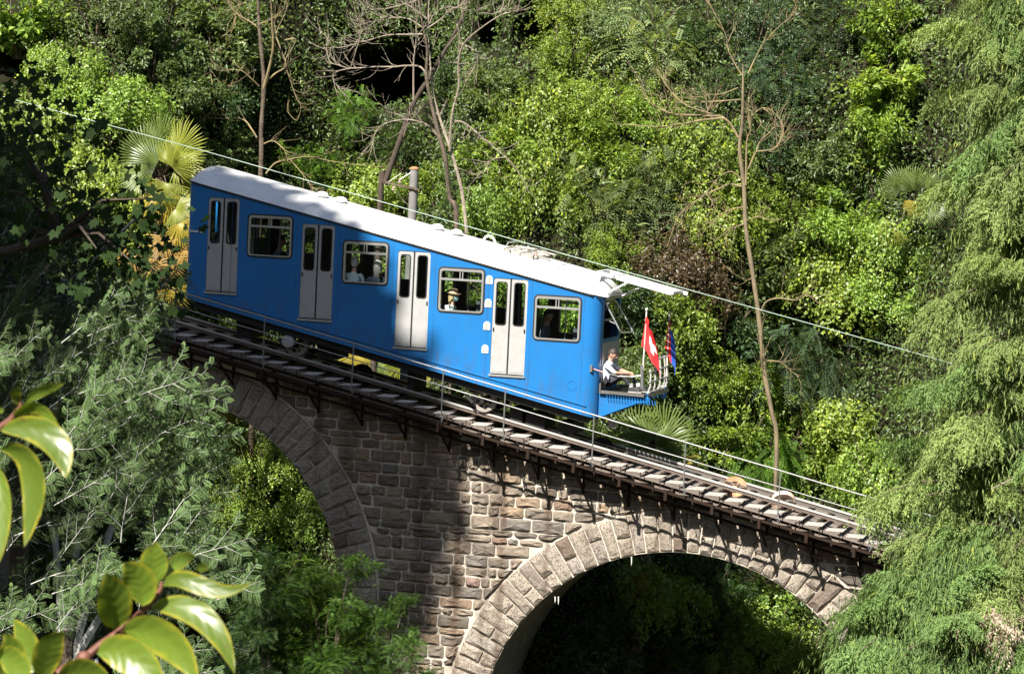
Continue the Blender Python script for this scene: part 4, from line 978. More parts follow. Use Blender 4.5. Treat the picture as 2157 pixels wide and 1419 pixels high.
# passengers
def pax(px_, py_, y, fwd, label, shirt, hair, extras=None, lean=0.05, look=None, scale=1.0):
    """px,py: head centre in the photo"""
    f = Vector(fwd).normalized(); hc = Vector(at(px_, py_, y)); base = hc-Vector((0, 0, 0.755*scale))-f*(lean+0.03)*scale
    J_ = seated(base, f, scale, lean)
    return person(label, J_, ['skin', shirt, 'navy', 'eye', 'lip', 'shoe'], EDG, rads(1.0*scale), (hc, look or fwd, scale), hair, extras, group='passengers inside the carriage')
pax(748, 553, 0.25, (0, 1, 0), 'white haired passenger in pale shirt seen from behind in the second window', 'mint', ('hairgrey', 1.07, 0))
pax(796, 561, 0.27, (0.1, 1, 0), 'passenger with long fair grey hair and slate top beside the white haired one', 'greyshirt', ('hairgrey', 1.12, 0.07))
def hatmask(root, H, s):
    mb = MB(); vs_ = []; n = 20
    for r_, z_ in ((0.15, 0.045), (0.108, 0.05), (0.10, 0.10), (0.07, 0.135), (0.01, 0.14)):
        for j in range(n): t = 2*math.pi*j/n; vs_.append(H(r_*math.cos(t)-.01+(.02 if r_ > .12 else 0), r_*0.9*math.sin(t), z_))
    mb.add(vs_, [(i*n+j, i*n+(j+1) % n, (i+1)*n+(j+1) % n, (i+1)*n+j) for i in range(4) for j in range(n)]); mb.build('sun_hat', M['hat'], root, smooth=True)
    mb = MB(); vs_ = []
    for z_, out in ((-.01, .112), (-.035, .128), (-.075, .118), (-.105, .09)):
        for b in (-.072, -.04, 0, .04, .072): vs_.append(H(out-abs(b)*0.75, b, z_))
    mb.add(vs_, [(i*5+j, i*5+j+1, (i+1)*5+j+1, (i+1)*5+j) for i in range(3) for j in range(4)]); mb.build('face_mask', M['mask'], root, smooth=True)
    mb = MB(); c = H(-.05, 0, -.16); mb.tube([c+Vector((.06, -.17, .02)), c+Vector((.03, -.20, -.12)), c+Vector((-.10, -.17, -.30))], 0.014, 5); mb.build('bag_strap', M['navy'], root)
pax(955, 622, 0.27, (1, -0.1, 0), 'blonde passenger with tan hat, pale face mask and white top in the third window', 'mint', ('hairblond', 1.06, 0.09), hatmask, look=(1, -0.25, -0.1))
pax(592, 508, 0.95, (1, 0.2, 0), 'dim passenger in dark top at the right of the first window', 'greyshirt', ('hairdark', 1.05, 0))
pax(1010, 645, 0.9, (1, 0.3, 0), 'dim passenger low at the right of the third window, mostly in shadow', 'greyshirt', ('hairdark', 1.05, 0))
pax(1155, 664, 0.85, (1, 0.0, 0), 'dim passenger behind the left of the last window', 'greyshirt', ('hairdark', 1.05, 0))
pax(461, 500, 0.55, (1, 0.3, 0), 'dim passenger standing behind the first door glass', 'greyshirt', ('hairdark', 1.05, 0))

# ================================================================ plants
def blob_pts(n, K=26, squash=0.85, seed=0, out=0.55):
    """leaf positions in clumps spread through a rounded crown, with outward directions"""
    g = np.random.default_rng(seed)
    C = unit(g.normal(size=(K, 3)))*(g.random((K, 1))**0.40)*(0.70+0.30*g.random((K, 1))); C[:, 2] *= squash
    C *= np.array([1+0.25*g.normal(), 1, 1+0.2*g.normal()]); cr_ = 0.13+0.24*g.random(K)**1.3
    k = g.integers(0, K, n); d = unit(g.normal(size=(n, 3))); r_ = cr_[k]*(out+(1-out)*g.random(n)**0.6)
    P = C[k]+d*r_[:, None]
    ns = n//7; sh = g.integers(0, 26, ns); sd_ = unit(g.normal(size=(26, 3))+np.array([0, 0, 0.5])); t_ = g.random(ns)[:, None]
    P[:ns] = sd_[sh]*(0.6+0.62*t_)+g.normal(size=(ns, 3))*0.045*(1.3-t_)-np.array([0, 0, 0.25])*t_**2; d[:ns] = unit(sd_[sh]*0.6+g.normal(size=(ns, 3))*0.6)
    O = unit(d*0.7+unit(C[k]+1e-3)*0.5); O[:ns] = d[:ns]
    return P, O, g
def bush_broad(name, n, L, W, m, seed, hang=0.25, K=26, squash=0.85, fold=0.2):
    P, O, g = blob_pts(n, K, squash, seed)
    A = unit(O*0.8+g.normal(size=(n, 3))*0.6+np.array([0, 0, -hang])); N = unit(O*0.5+np.array([0, 0, 0.8])+g.normal(size=(n, 3))*0.45)
    return leaf_mesh(name, P, A, N, L*(0.65+0.6*g.random(n)), W*(0.7+0.5*g.random(n)), m, fold, 0.15, g.random(n))
def bush_pinnate(name, n, J, rl, L, W, m, seed, K=22, squash=0.75, curve=0.35):
    """feather leaves: J pairs of leaflets along each arching stalk"""
    P, O, g = blob_pts(n, K, squash, seed)
    A = unit(O*0.9+g.normal(size=(n, 3))*0.5+np.array([0, 0, 0.15])); N = unit(np.array([0, 0, 1.0])+O*0.4+g.normal(size=(n, 3))*0.3)
    S = unit(np.cross(A, N)); N = np.cross(S, A)
    PP, AA, NN, rr = [], [], [], []; base = g.random(n)
    for j in range(J):
        t = (j+0.7)/J; c = P+A*(rl*t)-np.array([0, 0, 1])*(curve*rl*t*t)
        for sg in (-1, 1):
            PP.append(c); AA.append(unit(S*sg+A*0.45-np.array([0, 0, 0.25*t]))); NN.append(N); rr.append(np.clip(base+g.normal(size=n)*0.08, 0, 1))
    PP = np.concatenate(PP); AA = np.concatenate(AA); NN = np.concatenate(NN)
    return leaf_mesh(name, PP, AA, NN, L*(0.8+0.4*g.random(len(PP))), W, m, 0.15, 0.1, np.concatenate(rr))
def bush_hanging(name, n, m, seed, L=0.065, W=0.055):
    """curtain of climbing leaves: strings of leaves that fall down the outside"""
    g = np.random.default_rng(seed); ns = n//22
    d = unit(g.normal(size=(ns, 3))); d[:, 2] = np.abs(d[:, 2])*0.8-0.1; d = unit(d); lump = 0.72+0.30*np.sin(4.3*d[:, :1]+seed)*np.sin(3.7*d[:, 1:2]+seed*1.7)+0.20*np.sin(6.1*d[:, 2:]+2.9*d[:, :1]+seed*0.7); s0 = d*lump*(0.75+0.4*g.random((ns, 1)))
    PP, AA, NN = [], [], []; ln = 0.3+0.6*g.random(ns); ph = g.random(ns)*6
    for j in range(22):
        t = j/21; off = d*(0.20*math.sin(t*1.6)); w = np.stack([np.sin(ph+t*7)*0.05, np.cos(ph+t*6)*0.05, np.zeros(ns)], 1)
        P = s0+off+w+np.array([0, 0, -1.0])*(ln*t)[:, None]+g.normal(size=(ns, 3))*0.035
        PP.append(P); AA.append(unit(np.array([0, 0, -0.8])+g.normal(size=(ns, 3))*0.5+d*0.3)); NN.append(unit(d*0.9+np.array([0, 0, 0.5])+g.normal(size=(ns, 3))*0.4))
    PP = np.concatenate(PP); AA = np.concatenate(AA); NN = np.concatenate(NN); q = len(PP)
    return leaf_mesh(name, PP, AA, NN, L*(0.6+0.8*g.random(q)), W*(0.7+0.6*g.random(q)), m, 0.12, 0.2, g.random(q), mid=0.33)
PROTO = {
 'laurel': [bush_broad('foliage', 5200, 0.125, 0.046, M['leaf_gloss'], 100+i, hang=0.05) for i in range(3)],
 'small':  [bush_broad('foliage', 8500, 0.062, 0.030, M['leaf_gloss'], 200+i, hang=0.1, K=34) for i in range(3)],
 'ivy':    [bush_hanging('foliage', 7200, M['leaf_gloss'], 300+i) for i in range(3)],
 'robinia': [bush_pinnate('foliage', 560, 7, 0.30, 0.062, 0.026, M['leaf_matt'], 400+i) for i in range(3)],
 'fern':   [bush_pinnate('foliage', 420, 14, 0.42, 0.085, 0.016, M['leaf_matt'], 500+i, curve=0.5) for i in range(2)],
 'broad':  [bush_broad('foliage', 2600, 0.17, 0.10, M['leaf_matt'], 600+i, hang=0.35, fold=0.1) for i in range(2)],
}
stem_me = []
for i in range(3):
    g = random.Random(40+i); mb = MB()
    for k in range(9):
        a = g.uniform(0, 6.28); el = g.uniform(0.2, 1.3); d = Vector((math.cos(a)*math.cos(el), math.sin(a)*math.cos(el), math.sin(el)))
        p0 = Vector((g.uniform(-.1, .1), g.uniform(-.1, .1), -0.95)); pts = [p0, p0*0.4+d*0.35+Vector((g.uniform(-.1, .1), g.uniform(-.1, .1), 0)), d*0.75+Vector((g.uniform(-.1, .1), g.uniform(-.1, .1), -0.05)), d*0.98]
        mb.tube(pts, [0.03, 0.02, 0.012, 0.004], 5)
    stem_me.append(mb.mesh('stems', M['bark']))
def hill_y(px_, py_):
    """depth at which the line of sight through a photo pixel meets the hillside"""
    y = 3.0
    while y < 26:
        p = at(px_, py_, y)
        if y >= slope_y(p[2], p[0]): return y
        y += 0.05
    return 26.0
bn = [0]
def bush(px_, py_, r_, kind, col, label, Y=None, sq=(1, 1, 1), name='bush', cat='bush', group=None):
    i = bn[0]; bn[0] += 1
    y = hill_y(px_, py_)-0.35 if Y is None else Y
    p = at(px_, py_, y)
    t = thing(name, label, cat, p, group)
    ang = RNG.random()*6.28
    s = np.array(sq)*r_*np.array([RNG.uniform(.85, 1.25), RNG.uniform(.85, 1.15), RNG.uniform(.8, 1.2)])
    f = link('foliage', PROTO[kind][i % len(PROTO[kind])], t); f.scale = tuple(s); f.rotation_euler = (RNG.normal()*0.15, RNG.normal()*0.15, ang)
    k = 0.88+0.24*RNG.random(); f.color = (col[0]*k*(0.94+0.12*RNG.random()), col[1]*k, col[2]*k, 1)
    o = link('stems', stem_me[i % 3], t); o.scale = tuple(s); o.rotation_euler = (0, 0, ang)
    return t
# leaf colours
GL = (0.138, 0.197, 0.076)     # laurel
GY = (0.217, 0.302, 0.050)     # bright climbing yellow green
GM = (0.207, 0.312, 0.057)     # mid green
GP = (0.218, 0.296, 0.133)     # pale feathery
GD = (0.071, 0.127, 0.048)     # dark green
GB = (0.075, 0.128, 0.062)     # bluish
GR = (0.136, 0.255, 0.042)     # fresh green robinia
BR = (0.120, 0.085, 0.045)     # brown tangle
BUSH = [
 (45, 40, 1.25, 'broad', GM, 'leafy green shrub in the top left corner of the hillside'),
 (215, 30, 1.15, 'small', GL, 'dense small-leaved shrub along the top edge, second from the left corner'),
 (150, 150, 0.9, 'ivy', GM, 'green climber draped below the top left shrubs'),
 (90, 260, 1.1, 'ivy', GY, 'sunny yellow green climber behind the dark maple leaves at far left'),
 (250, 215, 1.1, 'ivy', GM, 'climber with light green leaves above the maple'),
 (330, 90, 1.15, 'laurel', GL, 'glossy laurel left of the bare tree, topmost of its cluster'),
 (460, 70, 1.2, 'laurel', GL, 'glossy laurel touching the left side of the yellow barked bare tree'),
 (385, 190, 1.1, 'laurel', GL, 'glossy laurel in the middle of the upper left slope'),
 (480, 210, 0.95, 'laurel', GD, 'dark laurel beside the middle of the left bare trunk'),
 (330, 290, 1.0, 'small', GM, 'small-leaved shrub just above the sunlit fan palm'),
 (470, 330, 0.9, 'small', GL, 'grey green shrub above the upper end of the carriage roof'),
 (170, 400, 1.2, 'ivy', GY, 'bright climber glowing through the dark maple leaves'),
 (300, 470, 1.1, 'ivy', GY, 'yellow green climber behind the upper end of the carriage'),
 (250, 600, 1.2, 'small', GM, 'shrub behind the mimosa next to the yellow palm fronds'),
 (660, 350, 0.95, 'robinia', GR, 'fresh green feathery shrub above the carriage roof near the left bare trunk'),
 (745, 245, 0.75, 'robinia', GR, 'feathery shoot reaching up into the black gap between the bare trees'),
 (770, 390, 0.95, 'ivy', GM, 'mid green climber between leaning dark trunk and left bare trunk'),
 (620, 440, 1.0, 'small', GD, 'dark small-leaved shrub just over the roof left of the first pair of vents'),
 (850, 310, 0.8, 'robinia', GD, 'dark feathery shrub behind the leaning trunk'),
 (840, 420, 0.9, 'small', GM, 'shrub behind the grey concrete pole'),
 (960, 160, 0.7, 'laurel', GD, 'dark laurel inside the top of the forked bare tree'),
 (1045, 190, 0.95, 'laurel', GL, 'glossy laurel right of the forked bare tree, upper one'),
 (1060, 330, 0.95, 'laurel', GM, 'glossy laurel right of the forked bare trunk at mid height'),
 (930, 400, 0.75, 'laurel', GM, 'laurel showing between the two stems of the forked bare tree'),
 (1040, 450, 0.85, 'ivy', GM, 'climber just above the roof duct behind the forked trunks'),
 (1140, 250, 1.05, 'ivy', GY, 'bright yellow green climber in the middle of the hillside'),
 (1165, 390, 1.1, 'ivy', GY, 'bright climber directly above the roof collector'),
 (1195, 130, 1.05, 'small', GM, 'sunlit small-leaved shrub right of the black gap at the top'),
 (1215, 20, 1.0, 'small', GY, 'bright shrub on the top edge right of the black gap'),
 (1295, 60, 1.1, 'small', GP, 'pale shrub on the top edge, middle of the picture'),
 (1270, 215, 1.1, 'small', GM, 'small-leaved shrub in the centre of the upper slope'),
 (1250, 340, 1.05, 'laurel', GM, 'glossy laurel up the slope from the white front deck'),
 (1385, 110, 1.2, 'robinia', GP, 'pale feathery tree top left of the yellow barked right bare tree'),
 (1385, 250, 1.05, 'small', GM, 'shrub behind the long left branches of the right bare tree'),
 (1270, 440, 1.15, 'robinia', GP, 'pale feathery shrub right of the roof collector'),
 (1385, 400, 1.2, 'robinia', GP, 'broad pale feathery shrub above the front deck'),
 (1490, 330, 1.0, 'ivy', GY, 'yellow green climber close left of the right bare trunk'),
 (1500, 460, 1.0, 'ivy', GY, 'golden green climber hanging left of the lower right bare trunk'),
 (1300, 540, 0.9, 'small', GM, 'shrub directly over the front end of the roof'),
 (1400, 540, 0.9, 'ivy', BR, 'brownish tangle of dry climbers behind the front deck'),
 (1470, 590, 0.85, 'ivy', BR, 'dry brown climber right of the tip of the front deck'),
 (1490, 70, 0.9, 'small', GD, 'dark shrub on the top edge above the right bare tree'),
 (1600, 60, 1.1, 'small', GB, 'dark bluish shrub at the top right of the bare tree tip'),
 (1500, 200, 0.75, 'small', GD, 'dark shrub behind the tip of the right bare tree'),
 (1660, 160, 1.15, 'robinia', GB, 'dark bluish feathery tree top in the upper right'),
 (1770, 60, 1.2, 'robinia', GB, 'dark feathery tree top on the top edge near the conifer'),
 (1640, 300, 1.0, 'small', GD, 'dark shrub right of the curled branches of the right bare tree'),
 (1860, 60, 1.1, 'laurel', GM, 'sunny laurel on the top edge against the conifer'),
 (1860, 190, 1.0, 'broad', GM, 'broad-leaved shrub beside the upper conifer edge'),
 (1840, 300, 1.05, 'laurel', GM, 'laurel beside the conifer, above the small fan palm'),
 (1740, 350, 1.05, 'laurel', GL, 'upright glossy laurel left of the small fan palm'),
 (1660, 440, 1.1, 'small', GM, 'shrub right of the right bare trunk at mid height'),
 (1790, 470, 1.1, 'laurel', GM, 'laurel just below left of the small fan palm'),
 (1890, 520, 1.0, 'ivy', GM, 'climber between the small fan palm and the dry conifer patch'),
 (1670, 560, 1.1, 'laurel', GL, 'glossy laurel above the wire right of the bare trunk'),
 (1780, 600, 1.15, 'ivy', GY, 'bright climber uphill of the wire near the conifer'),
 (1880, 630, 0.9, 'ivy', GM, 'green climber behind the dry conifer patch'),
 (1680, 745, 1.1, 'fern', GB, 'bluish feathery shrub below the wire right of the bare trunk'),
 (1770, 790, 0.9, 'fern', GB, 'smaller bluish feathery shrub below the wire near the conifer'),
 (1530, 700, 1.05, 'laurel', GD, 'dark laurel left of the right bare trunk below the wire'),
 (1430, 690, 0.95, 'laurel', GM, 'laurel directly behind the two flags'),
 (1345, 650, 0.9, 'laurel', GD, 'dark laurel behind the open windscreen'),
 (1490, 810, 1.0, 'small', GM, 'shrub right of the guard cage above the big fan palm'),
 (1580, 850, 0.95, 'laurel', GM, 'laurel at the left foot of the right bare trunk'),
 (1360, 790, 0.8, 'laurel', GL, 'laurel behind the seated man and cage'),
 (1690, 870, 1.0, 'laurel', GM, 'glossy laurel right of the foot of the right bare trunk'),
 (1790, 880, 1.0, 'ivy', GY, 'golden green climber left of the conifer above the railing'),
 (1740, 970, 1.0, 'laurel', GM, 'big-leaved laurel behind the railing near the conifer'),
 (1620, 970, 0.9, 'fern', GR, 'feathery green plant behind the white sheave'),
 (1530, 940, 0.85, 'laurel', GM, 'laurel behind the railing, right of the big fan palm'),
 (1860, 990, 0.95, 'ivy', GM, 'climber behind the railing where the conifer begins'),
 (1820, 1060, 0.9, 'small', GM, 'shrub behind the last visible railing post'),
 (1260, 935, 0.6, 'ivy', GY, 'low bright climber under the front of the carriage'),
 (1150, 905, 0.6, 'ivy', GM, 'low climber behind the front wheels'),
 (500, 700, 0.6, 'ivy', GY, 'low sunlit climber under the rear of the carriage'),
 (560, 990, 1.0, 'ivy', GY, 'sunlit climber seen through the left arch, upper part'),
 (640, 1080, 0.9, 'ivy', GM, 'climber seen through the left arch beside the pier'),
 (500, 1080, 1.1, 'small', GM, 'shrub seen through the left arch behind the mimosa tips'),
 (590, 1220, 1.1, 'robinia', GR, 'feathery shrub low in the left arch'),
 (430, 930, 0.8, 'small', GD, 'dark shrub at the crown of the left arch'),
 (1340, 1250, 1.0, 'ivy', GM, 'climber under the crown of the right arch with one sunny patch'),
 (1480, 1260, 1.1, 'robinia', GD, 'dark feathery shrub in the middle of the right arch'),
 (1610, 1290, 1.0, 'ivy', GM, 'climber at the right inside the right arch'),
 (1250, 1370, 1.0, 'laurel', GD, 'dark laurel low at the left inside the right arch'),
 (1400, 1400, 1.1, 'robinia', GD, 'dark feathery shrub at the bottom of the right arch'),
 (1560, 1400, 1.1, 'small', GM, 'shrub at the bottom of the right arch, right of centre'),
 (1690, 1380, 0.9, 'ivy', GM, 'climber low in the right arch beside the conifer'),
 (520, 560, 1.0, 'ivy', GM, 'climber seen through the first carriage window'),
 (660, 580, 1.0, 'small', GM, 'shrub seen through the second carriage door'),
 (800, 600, 1.0, 'ivy', GY, 'climber seen through the second carriage window'),
 (930, 640, 1.0, 'ivy', GM, 'climber seen through the third carriage door'),
 (1060, 640, 1.0, 'laurel', GM, 'laurel seen through the third window and last door'),
 (1200, 680, 1.0, 'laurel', GM, 'laurel seen through the last carriage window'),
]
for b in BUSH: bush(*b)

# low growth that covers the slope between the bushes: one mass of leaves
n = 190000
x = RNG.uniform(-15, 12, n); z = RNG.uniform(-9, 12.5, n)
lump = 0.35*np.sin(x*1.7+z*1.1)+0.3*np.sin(x*0.8-z*1.9+1)
hol = np.zeros(n)
for hx, hz, hr in HOLLOWS: hol += np.exp(-(((x-hx)**2+(z-hz)**2)/(hr*1.05)**2)**2)
y = 5.8+0.5*(z+2+0.10*x)+4.4*np.minimum(1, hol)+np.array([gully(a, b) for a, b in zip(x, z)])-0.1-np.abs(RNG.normal(size=n))*0.28-0.35*np.maximum(0, lump)
keep = np.ones(n, bool)
# leaves follow the carved hollows, which go dark in their own shade
P = np.stack([x, y, z], 1)[keep]; q = len(P)
A = unit(RNG.normal(size=(q, 3))+np.array([0, -0.6, -0.3])); N = unit(np.array([0, -0.7, 0.7])+RNG.normal(size=(q, 3))*0.5)
o = link('undergrowth', leaf_mesh('undergrowth', P, A, N, 0.10*(0.6+0.8*RNG.random(q)), 0.05, M['leaf_gloss'], 0.2, 0.2))
o.color = (0.085, 0.140, 0.036, 1); tag(o, kind='stuff')

# ---- fan palms: each frond a part
def frond_me(name, nleaf, L, m, spread=290, droop=0.25, seed=0, split=0.30):
    g = np.random.default_rng(seed); V = []; F = []; r_ = []
    a = np.radians(np.linspace(-spread/2, spread/2, nleaf))
    for i, t in enumerate(a):
        ll = L*(0.78+0.22*math.cos(t*0.5))*(0.92+0.16*g.random()); d = np.array([math.cos(t), math.sin(t), 0]); s = np.array([-math.sin(t), math.cos(t), 0])
        wd = ll*math.radians(spread/nleaf)*0.46; dr = droop*(0.6+0.8*g.random())
        k = len(V); p1 = d*ll*split; p2 = d*ll*0.8; p3 = d*ll
        V += [np.zeros(3), p1+s*wd*split+np.array([0, 0, -0.01*L]), p1-s*wd*split+np.array([0, 0, -0.01*L]), p1+np.array([0, 0, 0.035*L]),
              p2+s*wd*0.42-np.array([0, 0, dr*L*0.22]), p2-s*wd*0.42-np.array([0, 0, dr*L*0.22]), p3-np.array([0, 0, dr*L*0.55])]
        F += [(k, k+1, k+3), (k, k+3, k+2), (k+1, k+4, k+3), (k+3, k+4, k+5), (k+3, k+5, k+2), (k+4, k+6, k+5)]; r_ += [0.25+0.5*g.random()]*6
    return np_mesh(name, np.array(V), np.array(F), m, np.array(r_))
FR = [frond_me('frond', 30, 1.0, M['leaf_frond'], 195, 0.3, i) for i in range(3)]
FRY = [frond_me('frond', 26, 1.0, M['leaf_frond'], 185, 0.9, 10+i) for i in range(2)]
def palm(label, base, crown, fronds, trunk_r=0.11, tm='thatch'):
    """fronds: (px, py of fan centre, depth, fan radius m, tip direction in photo degrees, tilt towards viewer, colour, droopy)"""
    t = thing('fan_palm', label, 'palm', base)
    base = Vector(base); crown = Vector(crown)
    mb = MB(); k = 8
    mb.tube([base.lerp(crown, i/k)+Vector((0.02*math.sin(i*2), 0, 0)) for i in range(k+1)], [trunk_r*(1.1+0.25*(i % 2)) for i in range(k+1)], 9); mb.build('trunk', M[tm], t)
    for j, (px_, py_, y, r_, dg, tilt, col, dro) in enumerate(fronds):
        c = Vector(at(px_, py_, y)); a = R(dg)
        d = Vector((math.cos(a), -0.25, math.sin(a))).normalized()                # the way the fan points
        nrm = Vector((0, -math.cos(R(tilt)), math.sin(R(tilt)))); sdv = nrm.cross(d).normalized(); nrm = d.cross(sdv)
        o = link('frond', (FRY if dro else FR)[j % (2 if dro else 3)], t)
        mw = Matrix((d, sdv, nrm)).transposed().to_4x4(); mw = mw @ Matrix.Diagonal((r_, r_, r_, 1)); mw.translation = c-base; o.matrix_local = mw; o.color = (*col, 1)
        MB().tube([crown, crown.lerp(c, 0.5)+Vector((0, 0, 0.12)), c], [0.018, 0.014, 0.010], 5).build('leaf_stalk', M['leaf_frond'] if False else M['bark'], t)
PG = (0.135, 0.190, 0.045); PYL = (0.42, 0.34, 0.05); PY2 = (0.48, 0.33, 0.10); PGY = (0.24, 0.27, 0.04); PDK = (0.012, 0.022, 0.010)  # PDK: the shade of the gap is painted into this frond colour
def gp(px_, py_, y):
    p = at(px_, py_, y); return (p[0], y, min(foot_z(p[0], y)-0.2, p[2]))
palm('sunlit fan palm left of the carriage roof with green and yellow fronds', gp(345, 420, 5.6), at(340, 375, 5.6),
     [(310, 330, 5.2, 0.73, 120, 15, PG, 0), (375, 320, 5.3, 0.82, 50, 20, PGY, 0), (340, 300, 5.5, 0.69, 80, 25, PG, 0), (375, 345, 5.0, 0.65, 10, 40, PGY, 0), (300, 370, 5.0, 0.60, 190, 40, PG, 0),
      (330, 410, 4.9, 0.65, -150, 30, PYL, 1), (360, 420, 4.9, 0.60, -60, 30, PYL, 1), (385, 380, 5.1, 0.6, -20, 20, PGY, 0), (330, 345, 4.8, 0.69, 150, 30, PG, 0), (360, 350, 4.7, 0.73, 65, 30, PGY, 0), (350, 385, 4.6, 0.60, -100, 30, PGY, 1)])
palm('palm with dry golden fronds hanging behind the upper end of the carriage', gp(350, 640, 4.8), at(345, 500, 4.8),
     [(350, 500, 4.3, 0.62, -95, 20, PY2, 1), (280, 530, 4.4, 0.55, -110, 20, PY2, 1), (345, 545, 4.2, 0.6, -80, 15, PY2, 1), (360, 600, 4.2, 0.62, -90, 10, PYL, 1), (380, 470, 4.3, 0.6, -60, 20, PYL, 1), (300, 590, 4.5, 0.5, -100, 20, PYL, 1), (390, 520, 4.4, 0.5, -70, 20, PY2, 1), (370, 440, 4.5, 0.55, -20, 20, PGY, 0)])
palm('palm with yellow fronds visible in the gap under the carriage', gp(830, 800, 6.9), at(840, 745, 6.9),
     [(755, 745, 6.6, 0.6, -120, 10, PYL, 1), (800, 755, 6.7, 0.65, -80, 25, PG, 0), (850, 762, 6.6, 0.75, -75, 15, PGY, 1), (905, 790, 6.6, 0.75, -80, 10, PYL, 1), (930, 800, 6.7, 0.5, -60, 10, PYL, 1), (880, 750, 6.8, 0.7, -100, 10, PGY, 0)])
palm('big green fan palm behind the railing below the front platform', gp(1370, 960, 5.2), at(1372, 935, 5.2),
     [(1345, 925, 4.9, 0.80, 100, 10, PG, 0), (1400, 925, 5.0, 0.85, 65, 15, PG, 0), (1370, 930, 4.8, 0.75, 140, 25, PG, 0), (1385, 940, 4.8, 0.8, 30, 25, PG, 0), (1350, 945, 4.75, 0.6, 180, 35, PG, 0), (1400, 950, 4.75, 0.6, -10, 40, PG, 0), (1370, 948, 4.8, 0.45, -90, 40, PGY, 0), (1440, 975, 4.8, 0.4, 10, 40, PYL, 1)])
palm('small fan palm with one yellow frond left of the conifer', gp(1925, 520, 8.3), at(1930, 440, 8.3),
     [(1925, 400, 7.5, 0.55, 105, 10, PG, 0), (1930, 425, 7.5, 0.36, -95, 35, PYL, 1), (1900, 395, 7.5, 0.51, 140, 20, PG, 0), (1885, 480, 7.5, 0.47, -130, 20, PGY, 1), (1955, 400, 7.5, 0.42, 60, 20, PG, 0), (1960, 440, 7.5, 0.42, 0, 25, PG, 0)], trunk_r=0.06, tm='barkdark')
palm('palm with golden fronds seen through the crown of the left arch', gp(520, 990, 12.7), at(515, 915, 12.7),
     [(440, 860, 3.6, 0.6, -60, 10, PYL, 1), (410, 870, 3.6, 0.5, -100, 10, PYL, 1), (470, 890, 3.7, 0.65, -20, 20, PGY, 0), (500, 920, 3.7, 0.55, -50, 20, PGY, 1), (430, 900, 3.5, 0.6, -110, 20, PGY, 1)], trunk_r=0.08, tm='barkdark')
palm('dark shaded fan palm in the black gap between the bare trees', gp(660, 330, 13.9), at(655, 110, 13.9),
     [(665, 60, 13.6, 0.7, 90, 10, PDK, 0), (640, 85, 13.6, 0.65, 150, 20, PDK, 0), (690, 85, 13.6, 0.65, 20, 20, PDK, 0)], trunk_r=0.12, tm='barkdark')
palm('palm with a golden crown seen under the top of the right arch', gp(1345, 1260, 4.6), at(1345, 1225, 4.6),
     [(1340, 1215, 3.9, 0.38, -60, 20, PYL, 1), (1355, 1225, 4.0, 0.36, -110, 20, PYL, 1), (1330, 1225, 4.0, 0.34, 170, 20, PGY, 0), (1365, 1210, 4.1, 0.34, 30, 20, PGY, 0)])

# ---- bare trees: trunk and every main branch drawn through its bends
def bare_tree(label, y, trunk, branches, bark, twig, seed, base_len=2.0, twigs=5):
    g = random.Random(seed)
    p0 = at(trunk[0][0], trunk[0][1], y); gz_ = foot_z(p0[0], y)
    root = thing('bare_tree', label, 'bare tree', (p0[0], y, gz_-0.2))
    def smooth(pts):
        out = []
        for i in range(len(pts)-1):
            a = pts[max(i-1, 0)]; b = pts[i]; c = pts[i+1]; d = pts[min(i+2, len(pts)-1)]
            for k in range(4):
                t = k/4; out.append(0.5*((2*b)+(c-a)*t+(2*a-5*b+4*c-d)*t*t+(3*b-a-3*c+d)*t**3))
        return out+[pts[-1]]
    def poly(px, y0, drift):
        out = []
        for i, (a, b) in enumerate(px): out.append(Vector(at(a, b, y0+drift*i/(len(px)-1)+g.uniform(-.04, .04)*(i > 0))))
        return out
    tp = poly([t[:2] for t in trunk], y, 0.0); 
    tp = [Vector((tp[0].x+0.05, y, min(gz_-0.2, tp[0].z-0.3)))]+tp
    rw = [trunk[0][2]*1.0/210]+[t[2]*0.87/210 for t in trunk]
    sp = smooth(tp); rr = [rw[min(i//4, len(rw)-1)]*(1-(i % 4)/4)+rw[min(i//4+1, len(rw)-1)]*((i % 4)/4) for i in range(len(sp))]
    MB().tube(sp, [q_*g.uniform(0.9, 1.12) for q_ in rr], 9).build('trunk', bark, root, smooth=True)
    for px, w in branches:
        bp = smooth(poly(px, y, g.uniform(-0.7, 0.5))); k = len(bp); mb = MB()
        w0 = w*0.98/210; mb.tube(bp, [max(0.004, w0*(1-0.75*i/(k-1))) for i in range(k)], 6)
        for _ in range(int(1.6*twigs)+k//4):
            i = g.randrange(k//4, k); p = bp[i]; d = (bp[min(i+1, k-1)]-bp[i-1]).normalized()
            d = (d+Vector((g.uniform(-1, 1), g.uniform(-.6, .6), g.uniform(-.7, 1.0)))*0.9).normalized(); ln = g.uniform(0.15, 0.75); q = [p]
            for s_ in range(4):
                d = (d+Vector((g.uniform(-.35, .35), g.uniform(-.3, .3), g.uniform(-.1, .4)))).normalized(); q.append(q[-1]+d*ln/4)
            mb.tube(q, [0.0065, 0.0055, 0.0045, 0.0035, 0.002], 4, cap=False)
            if g.random() < 0.6:
                d2 = (d+Vector((g.uniform(-1, 1), g.uniform(-.5, .5), g.uniform(-.5, 1)))).normalized(); mb.tube([q[2], q[2]+d2*ln*0.25, q[2]+d2*ln*0.4+Vector((0, 0, .03))], [0.0045, 0.0035, 0.002], 4, cap=False)
        mb.build('branch', twig, root)
    return root
